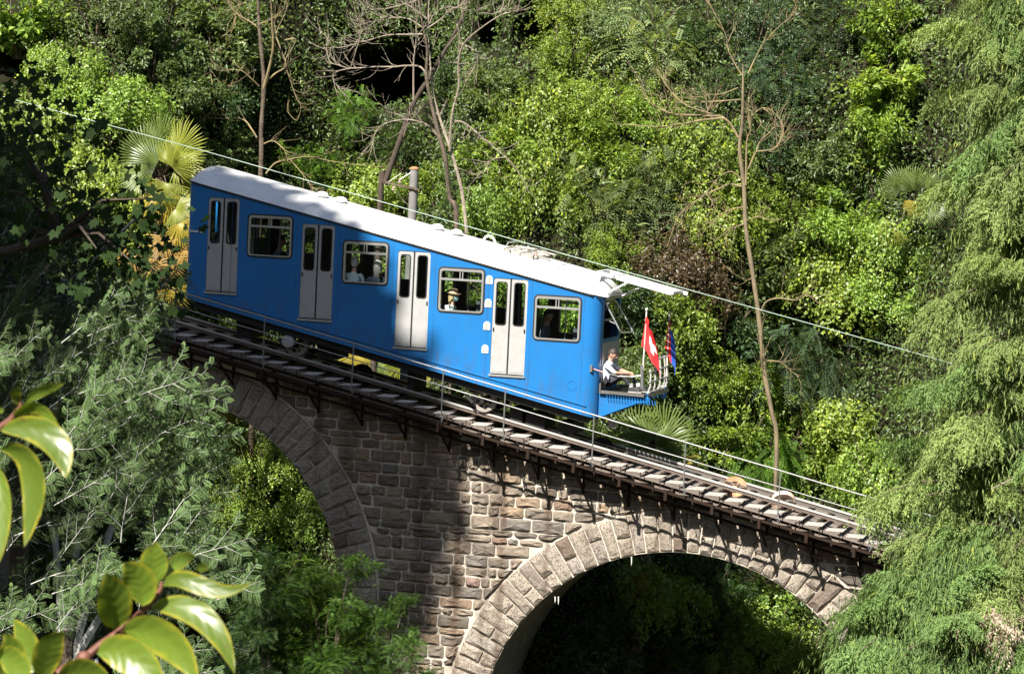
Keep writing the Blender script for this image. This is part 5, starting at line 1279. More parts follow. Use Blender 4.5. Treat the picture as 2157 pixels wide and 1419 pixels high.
bare_tree('bare tree with yellow lichened branches at the upper left, rising behind the carriage roof', hill_y(549, 330)-2.2,
 [(549, 380, 15), (550, 280, 13), (556, 180, 13), (550, 100, 12), (545, 40, 10), (542, -60, 8)],
 [([(556, 185), (574, 110), (573, 50), (568, -40)], 9), ([(545, 182), (528, 165), (505, 148), (465, 150)], 5), ([(541, 290), (530, 272), (512, 252), (470, 250), (420, 248), (380, 262), (350, 280)], 5), ([(441, 145), (448, 180), (452, 215), (440, 240), (430, 252)], 4),
  ([(560, 172), (580, 155), (602, 138), (590, 100), (582, 70), (600, 30), (612, -10)], 5), ([(545, 52), (575, 38), (598, 18), (608, -30)], 4), ([(540, 55), (525, 45), (500, 30), (483, 10), (480, -20)], 4), ([(497, 38), (485, 75), (465, 108)], 3), ([(520, 6), (505, 12), (494, 40)], 3),
  ([(600, 85), (623, 83), (612, 110), (601, 130), (610, 165), (625, 208), (634, 225), (625, 254), (605, 235)], 4), ([(560, 366), (578, 345), (600, 338), (650, 330), (700, 340), (800, 352)], 5), ([(556, 303), (575, 297), (596, 312), (605, 330)], 4), ([(441, 145), (470, 180), (490, 175)], 2), ([(606, 330), (640, 370), (660, 398)], 3)],
 M['bark'], M['lichen'], 1)
bare_tree('tall forked bare tree with pale twiggy crown behind the middle of the carriage', 5.6,
 [(962, 480, 13), (947, 416, 12), (938, 335, 12), (922, 275, 11), (907, 211, 10), (898, 159, 9), (900, 106, 7), (892, 60, 6), (882, 0, 5), (878, -60, 4)],
 [([(983, 492), (973, 405), (952, 324), (935, 275), (917, 218), (910, 180), (904, 100), (902, 40), (905, -20)], 9), ([(947, 318), (952, 243), (966, 183), (965, 134), (977, 92), (1010, 62), (1055, 32), (1088, 22), (1096, -5)], 6), ([(954, 257), (973, 257), (998, 274), (1023, 296), (1065, 331), (1085, 352), (1108, 392)], 5),
  ([(898, 157), (890, 145), (878, 139), (850, 139), (829, 141), (787, 141), (741, 144), (715, 138), (695, 130), (688, 102), (690, 82), (676, 68)], 5), ([(898, 72), (858, 73), (818, 74), (780, 84), (751, 92), (720, 100), (695, 102), (685, 122)], 4), ([(871, 210), (871, 141), (874, 105), (877, 70), (875, -20)], 5),
  ([(921, 285), (910, 272), (900, 264), (878, 255), (854, 252), (830, 255), (811, 261), (798, 270), (790, 282), (783, 307)], 5), ([(740, 140), (752, 100), (760, 70), (757, 30), (752, 0)], 4), ([(741, 144), (712, 150), (700, 160), (704, 172), (715, 185)], 3), ([(822, 75), (790, 66), (768, 62), (755, 80)], 3),
  ([(900, 40), (870, 18), (845, 2), (835, -20)], 4), ([(892, 60), (860, 40), (820, 38), (790, 45), (760, 52)], 4), ([(900, 60), (930, 40), (950, 20), (975, 10), (990, -10)], 4), ([(965, 90), (990, 100), (1005, 115), (1000, 140), (985, 165)], 3), ([(905, 50), (915, 30), (950, 15), (1040, 30), (1060, 10)], 3), ([(880, 0), (850, 10), (800, 20), (770, 10)], 4),
  ([(1065, 331), (1040, 335), (1030, 345), (1010, 368), (985, 395)], 3)],
 M['bark'], M['barkpale'], 2, twigs=11)
bare_tree('dark leaning trunk crossing behind the forked bare tree', 6.6,
 [(800, 446, 16), (811, 388, 15), (847, 282, 15), (871, 218, 14), (907, 159, 12), (938, 106, 10), (970, 46, 8), (986, -10, 6)],
 [([(860, 250), (840, 242), (820, 235), (812, 222)], 4), ([(938, 106), (960, 75), (975, 60), (972, 35)], 4), ([(850, 290), (862, 245), (868, 230)], 5), ([(920, 140), (945, 132), (980, 135)], 3)], M['barkdark'], M['barkpale'], 3, twigs=3)
bare_tree('bare tree with mustard lichen on its trunk at the right of the hillside', 6.9,
 [(1636, 955, 12), (1626, 870, 12), (1611, 790, 13), (1600, 680, 13), (1586, 580, 12), (1571, 480, 11), (1567, 390, 11), (1558, 315, 11), (1563, 262, 9), (1565, 194, 7), (1565, 135, 4)],
 [([(1571, 390), (1573, 300), (1581, 275), (1578, 245), (1574, 222)], 5), ([(1555, 290), (1543, 268), (1526, 250), (1500, 251), (1473, 254), (1445, 260), (1417, 264), (1390, 267), (1364, 266), (1330, 263), (1297, 261), (1287, 243)], 6), ([(1526, 249), (1490, 238), (1452, 225), (1432, 212), (1417, 197), (1403, 180), (1396, 166), (1410, 150)], 5), ([(1519, 245), (1470, 243), (1417, 240), (1390, 228), (1368, 215), (1355, 195), (1354, 176)], 5),
  ([(1558, 210), (1520, 213), (1488, 215), (1455, 216), (1428, 216), (1405, 208)], 4), ([(1555, 185), (1520, 198), (1490, 200), (1472, 205)], 3), ([(1576, 155), (1590, 125), (1604, 99), (1625, 72), (1650, 49), (1668, 35), (1680, 12)], 4), ([(1562, 157), (1548, 135), (1533, 102), (1530, 78), (1515, 45), (1488, 0)], 4),
  ([(1577, 356), (1583, 340), (1593, 321), (1610, 318), (1629, 314), (1642, 300), (1650, 282), (1648, 262), (1639, 247), (1625, 233), (1607, 227), (1593, 236)], 5), ([(1593, 321), (1600, 300), (1620, 280), (1636, 262)], 4), ([(1607, 228), (1622, 240), (1632, 262), (1635, 290)], 4),
  ([(1562, 393), (1550, 390), (1537, 388), (1512, 398), (1488, 409), (1465, 424), (1445, 437), (1430, 455), (1417, 485), (1405, 520)], 5), ([(1564, 378), (1541, 362), (1520, 370), (1504, 385), (1487, 409)], 4), ([(1568, 436), (1545, 440), (1522, 450), (1500, 470), (1477, 495)], 4), ([(1572, 470), (1550, 478), (1530, 488), (1510, 505)], 4), ([(1570, 465), (1590, 458), (1608, 455)], 3),
  ([(1603, 655), (1615, 635), (1640, 628), (1675, 632), (1700, 622), (1715, 632)], 5), ([(1608, 760), (1630, 760), (1650, 766), (1665, 780), (1682, 792)], 4), ([(1613, 800), (1605, 770), (1602, 700)], 4), ([(1585, 585), (1570, 590), (1545, 575)], 3), ([(1498, 250), (1490, 235), (1500, 228)], 2), ([(1488, 410), (1500, 425), (1497, 440)], 3)],
 M['barklichen'], M['lichen'], 4, twigs=6)
bare_tree('dark shaded trunk at the top edge behind the right bare tree', 9.8, [(1510, 190, 9), (1505, 120, 10), (1495, 60, 11), (1488, -40, 11)], [([(1505, 100), (1530, 70), (1560, 40), (1590, 10)], 4)], M['barkdark'], M['barkdark'], 5, twigs=2)

# ---- weeping conifers at the right edge: many drooping sprays
def spray_me(seed, n_side=30, strand=11):
    g = np.random.default_rng(seed); parts = []
    S0 = lambda t: np.array([t*0.85, 0.0, 0.16*t-0.30*t*t])
    parts.append((*tube_np([S0(t) for t in np.linspace(0, 1, 7)], [0.014, 0.012, 0.010, 0.008, 0.006, 0.004, 0.002], 4), 0.5, 1))
    PP, AA, NN, LL, rr = [], [], [], [], []
    for i in range(n_side):
        t = 0.06+0.94*(i+g.random()*0.6)/n_side; b = S0(t); sg = 1 if i % 2 else -1
        out = unit(np.array([0.55+0.3*g.random(), sg*(0.75+0.4*g.random()), 0.15+0.2*g.normal()])); ln = (0.24+0.24*g.random())*(1.1-0.5*t)
        for k in range(6):
            u = (k+0.6)/6; q = b+out*ln*u-np.array([0, 0, 0.16*u*u]); sl = (0.16+0.22*g.random())*(1.15-0.4*u); br = 0.3+0.4*g.random()
            dd = unit(out*0.40+np.array([0.1, 0, -1.0])+g.normal(size=3)*0.20)
            for j in range(strand):
                w = j/strand; c = q+dd*sl*w+out*0.03*w
                for s2 in (-1, 1):
                    side = unit(np.cross(dd, g.normal(size=3)))
                    PP.append(c); AA.append(unit(dd*0.9+side*s2*0.75)); NN.append(unit(np.array([0.9, 0, 0.7])+g.normal(size=3)*0.5)); LL.append(0.052*(1-0.4*w)*(0.8+0.5*g.random())); rr.append(min(1, max(0, br+g.normal()*0.07+w*0.18)))
    V, F = kites(np.array(PP), np.array(AA), np.array(NN), np.array(LL), np.array(LL)*0.30, 0.2, 0.1); parts.append((V, F, np.repeat(rr, 2), 0))
    V, F, a, mi = merge(parts); return np_mesh('spray', V, F, [M['leaf_needle'], M['bark']], a, mi)
SPR = [spray_me(700+i) for i in range(5)]
CG = (0.205, 0.275, 0.085); CG2 = (0.145, 0.230, 0.070); CBR = (0.27, 0.235, 0.10); CGR = (0.42, 0.35, 0.28)
def conifer(label, ax, y0, ztop, zlow, prof, nb, tone=CG, dry=(), seed=0):
    """ax: x of the stem; prof: list of (z, radius)"""
    g = np.random.default_rng(seed); t = thing('conifer', label, 'conifer', (ax, y0, -10.3)); b0 = base_of(t)
    MB().tube([(ax, y0, -10.3), (ax+0.05, y0, (ztop-10)/2), (ax, y0, ztop)], [0.34, 0.22, 0.03], 10).build('trunk', M['bark'], t)
    for i in range(nb):
        z = zlow+(ztop-zlow)*((i+g.random())/nb)
        rr = float(np.interp(z, [p[0] for p in prof], [p[1] for p in prof])); inner = 0.5+0.5*g.random()**0.5
        phi = -math.pi/2+g.uniform(-1, 1)*1.75
        rad = max(0.05, rr*inner-1.15)*(0.9+0.2*g.random())
        p = np.array([ax+math.cos(phi)*rad, y0+math.sin(phi)*rad, z])
        o = link('spray', SPR[int(g.integers(0, 5))], t); s = 1.2+0.5*g.random()
        o.location = (p[0]-b0.x, p[1]-b0.y, p[2]-b0.z); o.rotation_euler = (g.normal()*0.25, 0.30+g.normal()*0.30, phi+g.normal()*0.5); o.scale = (s, s, s)
        q = proj(p+np.array([math.cos(phi), math.sin(phi), -.1])*0.5); c = np.array(tone if g.random() < 0.7 else CG2)*(0.8+0.4*g.random())
        for (dx, dy, dr, dc) in dry:
            if (q[0]-dx)**2+(q[1]-dy)**2 < dr*dr: c = np.array(dc)*(0.8+0.4*g.random())
        o.color = (*c, 1)
    nl = 26000; zz = g.uniform(zlow, ztop, nl); rr_ = np.interp(zz, [p[0] for p in prof], [p[1] for p in prof])*(0.35+0.62*g.random(nl)**0.6)
    ph = g.uniform(-math.pi, 0.4, nl); cl = 0.12*np.sin(zz*5+ph*4)
    P = np.stack([ax+np.cos(ph)*(rr_+cl), y0+np.sin(ph)*(rr_+cl), zz], 1)-np.array(b0); A = unit(np.stack([np.cos(ph)*.25, np.sin(ph)*.25, -np.ones(nl)], 1)+g.normal(size=(nl, 3))*0.3); N = unit(np.stack([np.cos(ph), np.sin(ph), np.full(nl, .5)], 1)+g.normal(size=(nl, 3))*0.4)
    o = link('inner_foliage', leaf_mesh('inner_foliage', P, A, N, 0.14*(0.6+0.8*g.random(nl)), 0.022, M['leaf_needle'], 0.2, 0.1, g.random(nl)), t); o.color = (*[c*0.85 for c in tone], 1); o['kind'] = 'stuff'
    for k in range(7):
        z = zlow+(ztop-zlow)*g.random(); phi = -math.pi/2+g.uniform(-1, 1)*1.3; rr = float(np.interp(z, [p[0] for p in prof], [p[1] for p in prof]))
        MB().tube([(ax, y0, z), (ax+math.cos(phi)*rr*0.5, y0+math.sin(phi)*rr*0.5, z+0.15), (ax+math.cos(phi)*rr*0.9, y0+math.sin(phi)*rr*0.9, z-0.1)], [0.05, 0.03, 0.012], 6).build('limb', M['barkpale'], t)
ca = at(2300, 600, -6.0)
conifer('tall weeping conifer filling the right edge of the picture', ca[0], -6.0, 11.0, -5.5, [(-6, 3.5), (-3.5, 3.5), (-1, 3.35), (1.0, 3.3), (3.0, 2.9), (6.0, 2.9), (9, 2.4), (11, 0.6)], 300, CG, ((1940, 660, 55, CBR), (2130, 1250, 40, CGR)), 1)
cb = at(2040, 1300, -7.5)
conifer('lower weeping conifer hiding the right end of the arch', cb[0], -7.5, -2.3, -9.0, [(-9, 3.6), (-7, 3.3), (-5.5, 3.0), (-4.2, 2.7), (-3.2, 1.9), (-2, 0.8)], 240, CG2, ((2130, 1250, 70, CGR),), 2)

# ---- silver mimosa on the near slope: boughs of twice-feathered leaves on pale twigs
def bough_me(seed):
    g = np.random.default_rng(seed); parts = []; PP, AA, NN, LL, rr = [], [], [], [], []
    def twig(p0, d0, ln, r0_, nl, leaf):
        pts = [p0]; d = d0
        for k in range(8): d = unit(d+g.normal(size=3)*0.06+np.array([0, 0, 0.02])); pts.append(pts[-1]+d*ln/8)
        parts.append((*tube_np(pts, list(np.linspace(r0_, 0.0012, 9)), 4), 0.5, 1))
        for i in range(nl):
            t = (i+0.8)/nl*0.99; k = min(7, int(t*8)); b = pts[k]+(pts[k+1]-pts[k])*(t*8-k); ax = unit(pts[k+1]-pts[k])
            sd = unit(np.cross(ax, np.array([0.2, -0.3, 1.0])))*(1 if i % 2 else -1); ld = unit(sd+ax*0.75+g.normal(size=3)*0.28); up = unit(np.array([0, -0.35, 1.0])+g.normal(size=3)*0.35)
            s = unit(np.cross(ld, up)); l_ = leaf*(0.75+0.5*g.random())*(1-0.45*t*t); br = g.random()*0.55+0.1+0.3*t
            for j in range(9):
                u = (j+1)/9; c = b+ld*l_*u-np.array([0, 0, 1])*l_*0.38*u*u
                for sg in (-1, 1):
                    PP.append(c); AA.append(unit(s*sg+ld*0.55-np.array([0, 0, 0.3]))); NN.append(up); LL.append(0.040*(1-0.5*abs(u-0.45))*(l_/0.13)**0.5); rr.append(min(1, br))
        return pts
    main = twig(np.zeros(3), np.array([1.0, 0, 0.0]), 1.15, 0.0075, 24, 0.15)
    for k in (1, 2, 3, 4, 5, 6):
        sg = 1 if k % 2 else -1; twig(main[k], unit(np.array([0.8, sg*0.7, 0.1+0.2*g.normal()])), 0.28+0.2*g.random(), 0.003, 11, 0.13)
    V, F = kites(np.array(PP), np.array(AA), np.array(NN), np.array(LL), np.full(len(LL), 0.0100), 0.1, 0.15, mid=0.5); parts.append((V, F, np.repeat(rr, 2), 0))
    V, F, a, mi = merge(parts); return np_mesh('bough', V, F, [M['leaf_feather'], M['twigwhite']], a, mi)
BGH = [bough_me(800+i) for i in range(5)]
by_ = [0, 250, 330, 450, 560, 640, 700, 800, 900, 1000, 1100, 1250, 1419, 1600]; bx_ = [-160, -140, -90, 60, 230, 290, 300, 275, 310, 360, 420, 440, 400, 380]
def mimosa(label, cx, cy, Y0, lo, hi, nb, seed, col, yr, tips):
    g = np.random.default_rng(seed); c = at(cx, cy, Y0); gz_ = ground_z(c[0], Y0)
    t = thing('mimosa_tree', label, 'mimosa', (c[0], Y0, gz_-0.2)); b0 = base_of(t)
    MB().tube([(c[0]-.2, Y0, gz_-0.2), (c[0], Y0+.1, (gz_+c[2])/2), (c[0], Y0, c[2]-0.8)], [0.22, 0.15, 0.07], 9).build('trunk', M['bark'], t)
    k = 0
    while k < nb:
        py_ = g.uniform(lo, hi); xm = float(np.interp(py_, by_, bx_)); px_ = g.uniform(-130, xm); edge = (xm-px_) < 90
        tip = k < tips; y = Y0+g.uniform(-yr*0.6, yr) if not tip else Y0-yr*0.75+g.uniform(-.3, .3)
        if tip and g.random() < 0.6: px_ = xm-g.uniform(-30, 130)
        p = at(px_-60, py_+55, y)
        o = link('bough', BGH[int(g.integers(0, 5))], t); s = 0.62+0.35*g.random()
        ang = R(g.uniform(18, 62)) if g.random() < 0.8 else R(g.uniform(-30, 100))
        d = Vector((math.cos(ang), g.uniform(-0.5, 0.35), math.sin(ang))).normalized(); up = Vector((g.uniform(-.3, .3), -0.6+g.uniform(-.4, .4), 0.6)); sd = up.cross(d).normalized(); u = d.cross(sd)
        m_ = Matrix((d, sd, u)).transposed().to_4x4() @ Matrix.Diagonal((s, s, s, 1)); m_.translation = Vector(p)-b0; o.matrix_local = m_
        kk = (0.7+0.3*g.random())*(2.0 if tip else 1.0); o.color = (col[0]*kk, col[1]*kk, col[2]*kk, 1); k += 1  # tip boughs painted twice as bright, standing in for sunlit tips
    for j in range(6):
        q = at(g.uniform(0, 380), g.uniform(lo+150, hi), Y0); MB().tube([(c[0], Y0, c[2]-1.2), Vector(((c[0]+q[0])/2, Y0+.2, (c[2]+q[2])/2-0.2)), q], [0.05, 0.03, 0.008], 6).build('limb', M['twigwhite'], t)
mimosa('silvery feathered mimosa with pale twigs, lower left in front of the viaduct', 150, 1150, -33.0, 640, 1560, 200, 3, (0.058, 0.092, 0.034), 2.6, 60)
mimosa('shaded dark mimosa at the left edge above the sunlit one', 60, 560, -31.0, 270, 720, 120, 4, (0.035, 0.065, 0.030), 1.4, 0)  # same boughs in a darker colour, with the shade painted in

# ---- dark maple in shade at the upper left
g = np.random.default_rng(77)
def palmate(P, d, nrm, s):
    sd = unit(np.cross(d, nrm)); V = [P]; out = [(-2.3, .45), (-1.75, .62), (-1.45, .52), (-1.0, .92), (-.55, .66), (-.2, .85), (0, 1.05), (.2, .85), (.55, .66), (1.0, .92), (1.45, .52), (1.75, .62), (2.3, .45)]
    for a, r_ in out: V.append(P+(d*math.cos(a)+sd*math.sin(a))*r_*s-nrm*0.18*s*r_*r_)
    return V, [(0, i, i+1) for i in range(1, 13)]
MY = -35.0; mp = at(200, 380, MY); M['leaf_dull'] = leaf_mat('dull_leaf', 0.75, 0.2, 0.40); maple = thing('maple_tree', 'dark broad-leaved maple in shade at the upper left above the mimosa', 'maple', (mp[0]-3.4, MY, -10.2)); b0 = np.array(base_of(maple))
MB().tube([(mp[0]-3.4, MY, -10.2), (mp[0]-3.0, MY, -3), (mp[0]-1.6, MY, mp[2]-0.9), (mp[0]-0.3, MY, mp[2]-0.5)], [0.2, 0.15, 0.08, 0.04], 9).build('trunk', M['barkdark'], maple)
V, F, rr = [], [], []
ends = []
for k in range(30):
    while True:
        px_, py_ = g.uniform(-40, 400), g.uniform(195, 600)
        if px_ < 130+1.0*(py_-195) and px_ < 370 and not (py_ > 440 and px_ > 290): break
    c = at(px_, py_, MY+g.uniform(-.9, .9)); ends.append(c)
    for j in range(24):
        P = c+g.normal(size=3)*np.array([.26, .30, .22]); d = unit(np.array([0.25, -0.45, -0.65])+g.normal(size=3)*0.45); nn = unit(np.array([-0.1, -0.35, 0.9])+g.normal(size=3)*0.5)
        v_, f_ = palmate(P, d, nn, 0.05+0.04*g.random()); kk = len(V); V += v_; F += [tuple(i+kk for i in f) for f in f_]; rr += [0.15+0.6*g.random()]*len(f_)
o = link('foliage', np_mesh('foliage', np.array(V)-b0, np.array(F), M['leaf_dull'], np.array(rr)), maple); o.color = (0.026, 0.052, 0.012, 1)  # very dark leaf colour, the shade on the tree painted into it
mb = MB(); s0 = np.array([mp[0]-0.3, MY, mp[2]-0.5])
for e in ends[::2]: mb.tube([s0, (s0+e)/2+np.array([0, 0, .15]), e], [0.03, 0.016, 0.005], 5)
mb.build('branches', M['barkdark'], maple)

# ---- feathery locust saplings in front of the pier foot
def sapling(label, cx, cy, Y, spots, col):
    c = at(cx, cy, Y); t = thing('locust_sapling', label, 'sapling', (c[0], Y, ground_z(c[0], Y)-0.2)); b0 = base_of(t)
    for k, (px_, py_, r_) in enumerate(spots):
        p = Vector(at(px_, py_, Y+RNG.uniform(-.5, .5))); o = link('foliage', (PROTO['robinia']+PROTO['fern'])[k % 5], t); o.location = p-b0; o.scale = (r_, r_, r_*0.8); o.rotation_euler = (RNG.normal()*.2, RNG.normal()*.2, RNG.random()*6)
        kk = 0.85+0.3*RNG.random(); o.color = (col[0]*kk, col[1]*kk, col[2]*kk, 1)
        MB().tube([(c[0], Y, c[2]-1.5), ((c[0]+p.x)/2, Y, (c[2]+p.z)/2-0.3), p], [0.035, 0.02, 0.006], 5).build('branch', M['barkdark'], t)
    MB().tube([(c[0], Y, ground_z(c[0], Y)-0.2), (c[0], Y, c[2]-1.5)], [0.08, 0.035], 8).build('trunk', M['barkdark'], t)
sapling('fresh green locust sapling growing up against the left foot of the pier', 690, 1330, -2.6, [(765, 1200, .40), (740, 1180, .25), (700, 1240, .5), (640, 1210, .5), (640, 1300, .6), (730, 1290, .5), (600, 1370, .6), (690, 1390, .6), (670, 1260, .5), (600, 1270, .55), (650, 1350, .55), (720, 1340, .5)], (0.060, 0.125, 0.018))
sapling('locust sapling in front of the pier foot, right of the fresh green one', 810, 1380, -2.2, [(835, 1285, .40), (855, 1262, .25), (790, 1310, .5), (760, 1310, .45), (780, 1400, .5), (850, 1340, .4), (760, 1360, .55), (850, 1370, .5), (800, 1420, .55), (900, 1425, .4)], (0.055, 0.115, 0.020))
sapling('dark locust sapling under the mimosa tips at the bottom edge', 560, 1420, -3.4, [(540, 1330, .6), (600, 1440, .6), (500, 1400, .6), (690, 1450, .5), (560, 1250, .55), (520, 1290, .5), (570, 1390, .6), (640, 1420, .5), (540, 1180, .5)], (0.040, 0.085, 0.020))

# ---- near branches with big leaves, a few steps from the viewer
def leafmat():
    m = leaf_mat('big_glossy_leaf', 0.32, 0.55, 0.38, fixed=(0.150, 0.225, 0.028)); n, l = nt(m); b = n['Principled BSDF']
    a = n.new('ShaderNodeAttribute'); a.attribute_name = 'edge'; mr = n.new('ShaderNodeMapRange'); mr.inputs[1].default_value = 0.52; mr.inputs[2].default_value = 1.0
    nz = n.new('ShaderNodeTexNoise'); nz.inputs['Scale'].default_value = 28; geo = n.new('ShaderNodeNewGeometry'); l.new(geo.outputs['Position'], nz.inputs[0])
    ad = n.new('ShaderNodeMath'); ad.operation = 'MULTIPLY_ADD'; l.new(nz.outputs[0], ad.inputs[0]); ad.inputs[1].default_value = 0.7; l.new(a.outputs['Fac'], ad.inputs[2]); 
    sb = n.new('ShaderNodeMath'); sb.operation = 'SUBTRACT'; l.new(ad.outputs[0], sb.inputs[0]); sb.inputs[1].default_value = 0.35; l.new(sb.outputs[0], mr.inputs[0])
    mx = n.new('ShaderNodeMix'); mx.data_type = 'RGBA'; mx.inputs[7].default_value = (0.50, 0.42, 0.035, 1); l.new(mr.outputs[0], mx.inputs[0])
    src = b.inputs['Base Color'].links[0].from_socket; targets = [lk.to_socket for lk in src.links]
    l.new(src, mx.inputs[6])
    for s in targets: l.new(mx.outputs[2], s)
    n5 = n.new('ShaderNodeTexNoise'); n5.inputs['Scale'].default_value = 90; n5.inputs['Detail'].default_value = 4; l.new(geo.outputs['Position'], n5.inputs[0])
    m5 = n.new('ShaderNodeMapRange'); m5.inputs[1].default_value = 0.66; m5.inputs[2].default_value = 0.72; m5.inputs[4].default_value = 0.8; l.new(n5.outputs[0], m5.inputs[0])
    mb5 = n.new('ShaderNodeMix'); mb5.data_type = 'RGBA'; mb5.inputs[7].default_value = (0.16, 0.09, 0.03, 1); l.new(m5.outputs[0], mb5.inputs[0]); l.new(mx.outputs[2], mb5.inputs[6])
    for s in targets: l.new(mb5.outputs[2], s)
    # veins: fine side ribs
    v = n.new('ShaderNodeAttribute'); v.attribute_name = 'vein'; w = n.new('ShaderNodeMath'); w.operation = 'SINE'; l.new(v.outputs['Fac'], w.inputs[0])
    bp = n.new('ShaderNodeBump'); bp.inputs['Strength'].default_value = 0.10; bp.inputs['Distance'].default_value = 0.002; l.new(w.outputs[0], bp.inputs['Height']); l.new(bp.outputs[0], b.inputs['Normal'])
    return m
M['bigleaf'] = leafmat()
T0 = 5.6; PXM = FPX/T0
def big_leaf(root, pts, w, roll=0.0, cup=0.25, dep=(0, 0), seed=0):
    """pts: photo pixels of the midrib from stalk to tip; w: width in photo pixels"""
    g = random.Random(seed); n = 12; m = 8; P = [Vector(at_t(p[0], p[1], T0+dep[0]+(dep[1]-dep[0])*i/(len(pts)-1))) for i, p in enumerate(pts)]
    def bez(t):
        q = P[:]
        while len(q) > 1: q = [a.lerp(b, t) for a, b in zip(q[:-1], q[1:])]
        return q[0]
    vw = Vector(cd); V = []; ed = []; ve = []
    for i in range(n+1):
        t = i/n; c = bez(t); d = (bez(min(1, t+.02))-bez(max(0, t-.02))).normalized(); s = d.cross(vw).normalized(); nn = s.cross(d).normalized()
        if nn.dot(vw) > 0: nn = -nn
        s = (s*math.cos(roll)+nn*math.sin(roll)); n2 = (nn*math.cos(roll)-s*math.sin(roll)*0)
        hw = w/PXM/2*max(0.0, math.sin(math.pi*min(1, t**0.85)))**0.75*(1.0 if t < 0.75 else 1-(t-0.75)*0.9)
        for j in range(m+1):
            u = -1+2*j/m; wav = 0.05*math.sin(t*11+u*2+seed)*abs(u)*w/PXM*0.5
            V.append(c+s*u*hw+n2*(cup*hw*(abs(u)**1.4)*(1-0.8*t)+wav)); ed.append(abs(u)*0.75+0.35*max(0, t-0.7)*2); ve.append((t*6-abs(u)*1.2)*6.28)
    F = [(i*(m+1)+j, (i+1)*(m+1)+j, (i+1)*(m+1)+j+1, i*(m+1)+j+1) for i in range(n) for j in range(m)]
    b0 = base_of(root); me = bpy.data.meshes.new('leaf'); me.from_pydata([tuple(v-b0) for v in V], [], F); me.materials.append(M['bigleaf'])
    for nm, arr in (('edge', ed), ('vein', ve)):
        a = me.attributes.new(nm, 'FLOAT', 'POINT'); a.data.foreach_set('value', arr)
    a = me.attributes.new('rnd', 'FLOAT', 'FACE'); a.data.foreach_set('value', [0.05+0.75*g.random()]*len(F))
    link('leaf', me, root, smooth=True)
def c8(*pts): return [(x/2.1533, 760+y/2.1533) for x, y in pts]
br1 = thing('leafy_branch', 'near branch with large drooping green leaves at the left edge', 'branch', at_t(-40, 920, T0))
sp_ = [Vector(at_t(x, y, T0)) for x, y in c8((-90, 420), (0, 300), (45, 268), (95, 205), (85, 150))]
MB().tube(sp_, [0.008, 0.006, 0.0055, 0.004, 0.003], 8).build('stem', M['twigred'], br1, smooth=True)
for k, (pts, w, ro, dep) in enumerate([
   (((110, 195), (170, 125), (230, 130), (292, 100)), 26, 0.5, (0, .03)), (((95, 200), (60, 160), (75, 130), (95, 118)), 22, 0.4, (0, -.03)), (((45, 265), (140, 170), (235, 205), (240, 300), (302, 405)), 34, 0.7, (0, -.06)),
   (((0, 315), (150, 260), (290, 330), (295, 450), (298, 530)), 62, -0.25, (-.03, -.12)), (((0, 400), (150, 380), (190, 560), (150, 700), (110, 845)), 66, 0.55, (-.06, -.14)), (((-30, 470), (20, 560), (35, 720), (-5, 920)), 36, 0.2, (-.05, -.1)), (((-10, 230), (0, 220), (10, 225), (15, 218)), 14, 0.2, (0, 0))]):
    big_leaf(br1, c8(*pts), w*1.0, ro, 0.3, dep, k)
br2 = thing('leafy_branch', 'near branch with large yellow edged leaves along the bottom left', 'branch', at_t(120, 1440, T0))
sp_ = [Vector(at_t(x, y, T0)) for x, y in c8((180, 1480), (300, 1390), (380, 1350), (450, 1290), (530, 1235), (600, 1180), (650, 1130), (700, 1080), (730, 1030), (735, 1000))]
MB().tube(sp_, [0.009, 0.008, 0.0075, 0.0072, 0.0068, 0.0063, 0.0058, 0.005, 0.004, 0.003], 8).build('stem', M['twigred'], br2, smooth=True)
MB().ball(at_t(*c8((382, 1348))[0], T0-0.02), (0.014, 0.014, 0.014), 10, 7).build('bud', M['twigred'], br2, smooth=True)
for k, (pts, w, ro, dep) in enumerate([
   (((715, 1010), (690, 930), (700, 880), (705, 815)), 60, 0.15, (0, -.02)), (((735, 1022), (850, 900), (930, 1130), (1150, 1000)), 42, -0.35, (0, -.06)), (((745, 985), (790, 900), (840, 890), (890, 885)), 34, 0.2, (0, .05)),
   (((645, 1110), (660, 1000), (610, 950), (560, 915)), 74, -0.2, (-.02, -.06)), (((518, 1215), (540, 1120), (510, 1040), (480, 955)), 76, 0.35, (-.01, -.08)), (((690, 1120), (850, 1060), (1010, 1190), (1065, 1420)), 58, -0.4, (0, -.08)),
   (((560, 1225), (690, 1190), (830, 1280), (900, 1470)), 80, 0.3, (-.02, -.1)), (((440, 1325), (560, 1270), (650, 1370), (760, 1490)), 78, -0.1, (-.05, -.1)), (((205, 1440), (200, 1340), (230, 1270), (290, 1225)), 62, 0.3, (-.1, -.14)), (((180, 1430), (150, 1330), (110, 1240), (60, 1170)), 58, -0.4, (-.1, -.06)),
   (((-20, 1440), (40, 1390), (80, 1310), (20, 1235)), 70, 0.2, (-.12, -.16)), (((270, 1440), (350, 1380), (440, 1400), (500, 1440)), 56, 0.3, (-.1, -.15)), (((890, 945), (910, 930), (930, 935), (950, 940)), 20, 0.3, (.05, .05)), (((-10, 1330), (60, 1340), (110, 1400), (130, 1470)), 60, 0.2, (-.14, -.2))]):
    big_leaf(br2, c8(*pts), w, ro, 0.3, dep, 20+k)

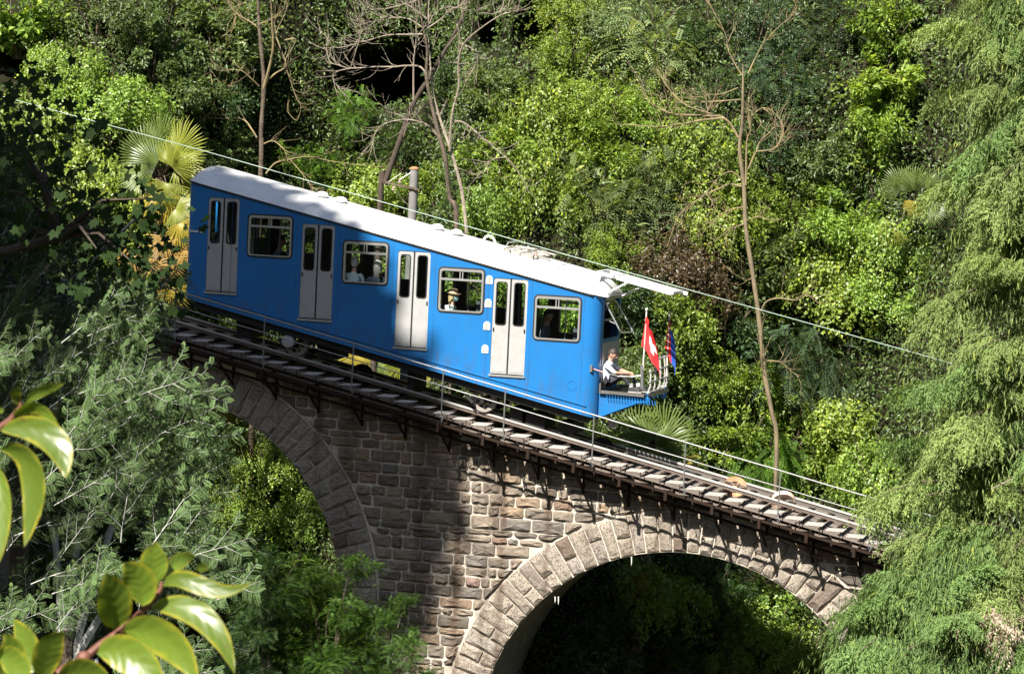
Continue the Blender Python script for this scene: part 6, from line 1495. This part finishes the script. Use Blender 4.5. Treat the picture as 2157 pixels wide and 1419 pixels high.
# ---- tall trees on the near slope, left of the picture: their crowns shade the upper end of the carriage
def shade_tree(label, cx, cy, cz, r_, n, seed, col):
    g = np.random.default_rng(seed); gz_ = ground_z(cx, cy); t = thing('broadleaf_tree', label, 'tree', (cx, cy, gz_-0.3)); b0 = np.array(base_of(t))
    MB().tube([(cx, cy, gz_-.3), (cx+.3, cy, (gz_+cz)/2), (cx, cy, cz)], [0.6, 0.42, 0.15], 12).build('trunk', M['barkdark'], t, smooth=True)
    g2 = g; O = unit(g2.normal(size=(n, 3))); fz = 1+0.05*np.sin(7*O[:, :1]+1)*np.sin(6*O[:, 2:]+2)+0.05*g2.normal(size=(n, 1)); P = O*(g2.random((n, 1))**0.4)*fz*np.array(r_)
    A = unit(O+g2.normal(size=(n, 3))*0.6+np.array([0, 0, -.3])); N = unit(np.array([0, 0, 1.0])+g2.normal(size=(n, 3))*0.5)
    o = link('crown', leaf_mesh('crown', P+np.array([cx, cy, cz])-b0, A, N, 0.55, 0.36, M['leaf_matt'], 0.15, 0.2), t); o.color = (*col, 1)
    mb = MB()
    for k in range(14):
        d = rdir(1)[0]; d[2] = abs(d[2])*0.7; mb.tube([(cx, cy, cz-r_[2]*0.5), Vector((cx, cy, cz-r_[2]*.2))+Vector(d)*r_[2]*0.4, Vector((cx, cy, cz))+Vector(d)*r_[2]*0.85], [0.16, 0.09, 0.02], 6)
    mb.build('limbs', M['barkdark'], t)
def toward_sun(x, y, z, dist): v = Vector((x, y, z))+sv*dist; return v.x, v.y, v.z
q = toward_sun(-7.6, 0, -2.5, 42); shade_tree('tall broadleaf tree left of the view that shades the upper end of the carriage', q[0], q[1], q[2], (6.0, 4.0, 4.05), 26000, 901, (0.05, 0.09, 0.025))
m_ = at(120, 400, -33.0); q = toward_sun(m_[0]-0.6, -33.0, m_[2]+0.3, 24); shade_tree('second tall broadleaf tree left of the view that shades the maple', q[0], q[1], q[2], (2.5, 2.6, 2.3), 5000, 902, (0.05, 0.09, 0.025))
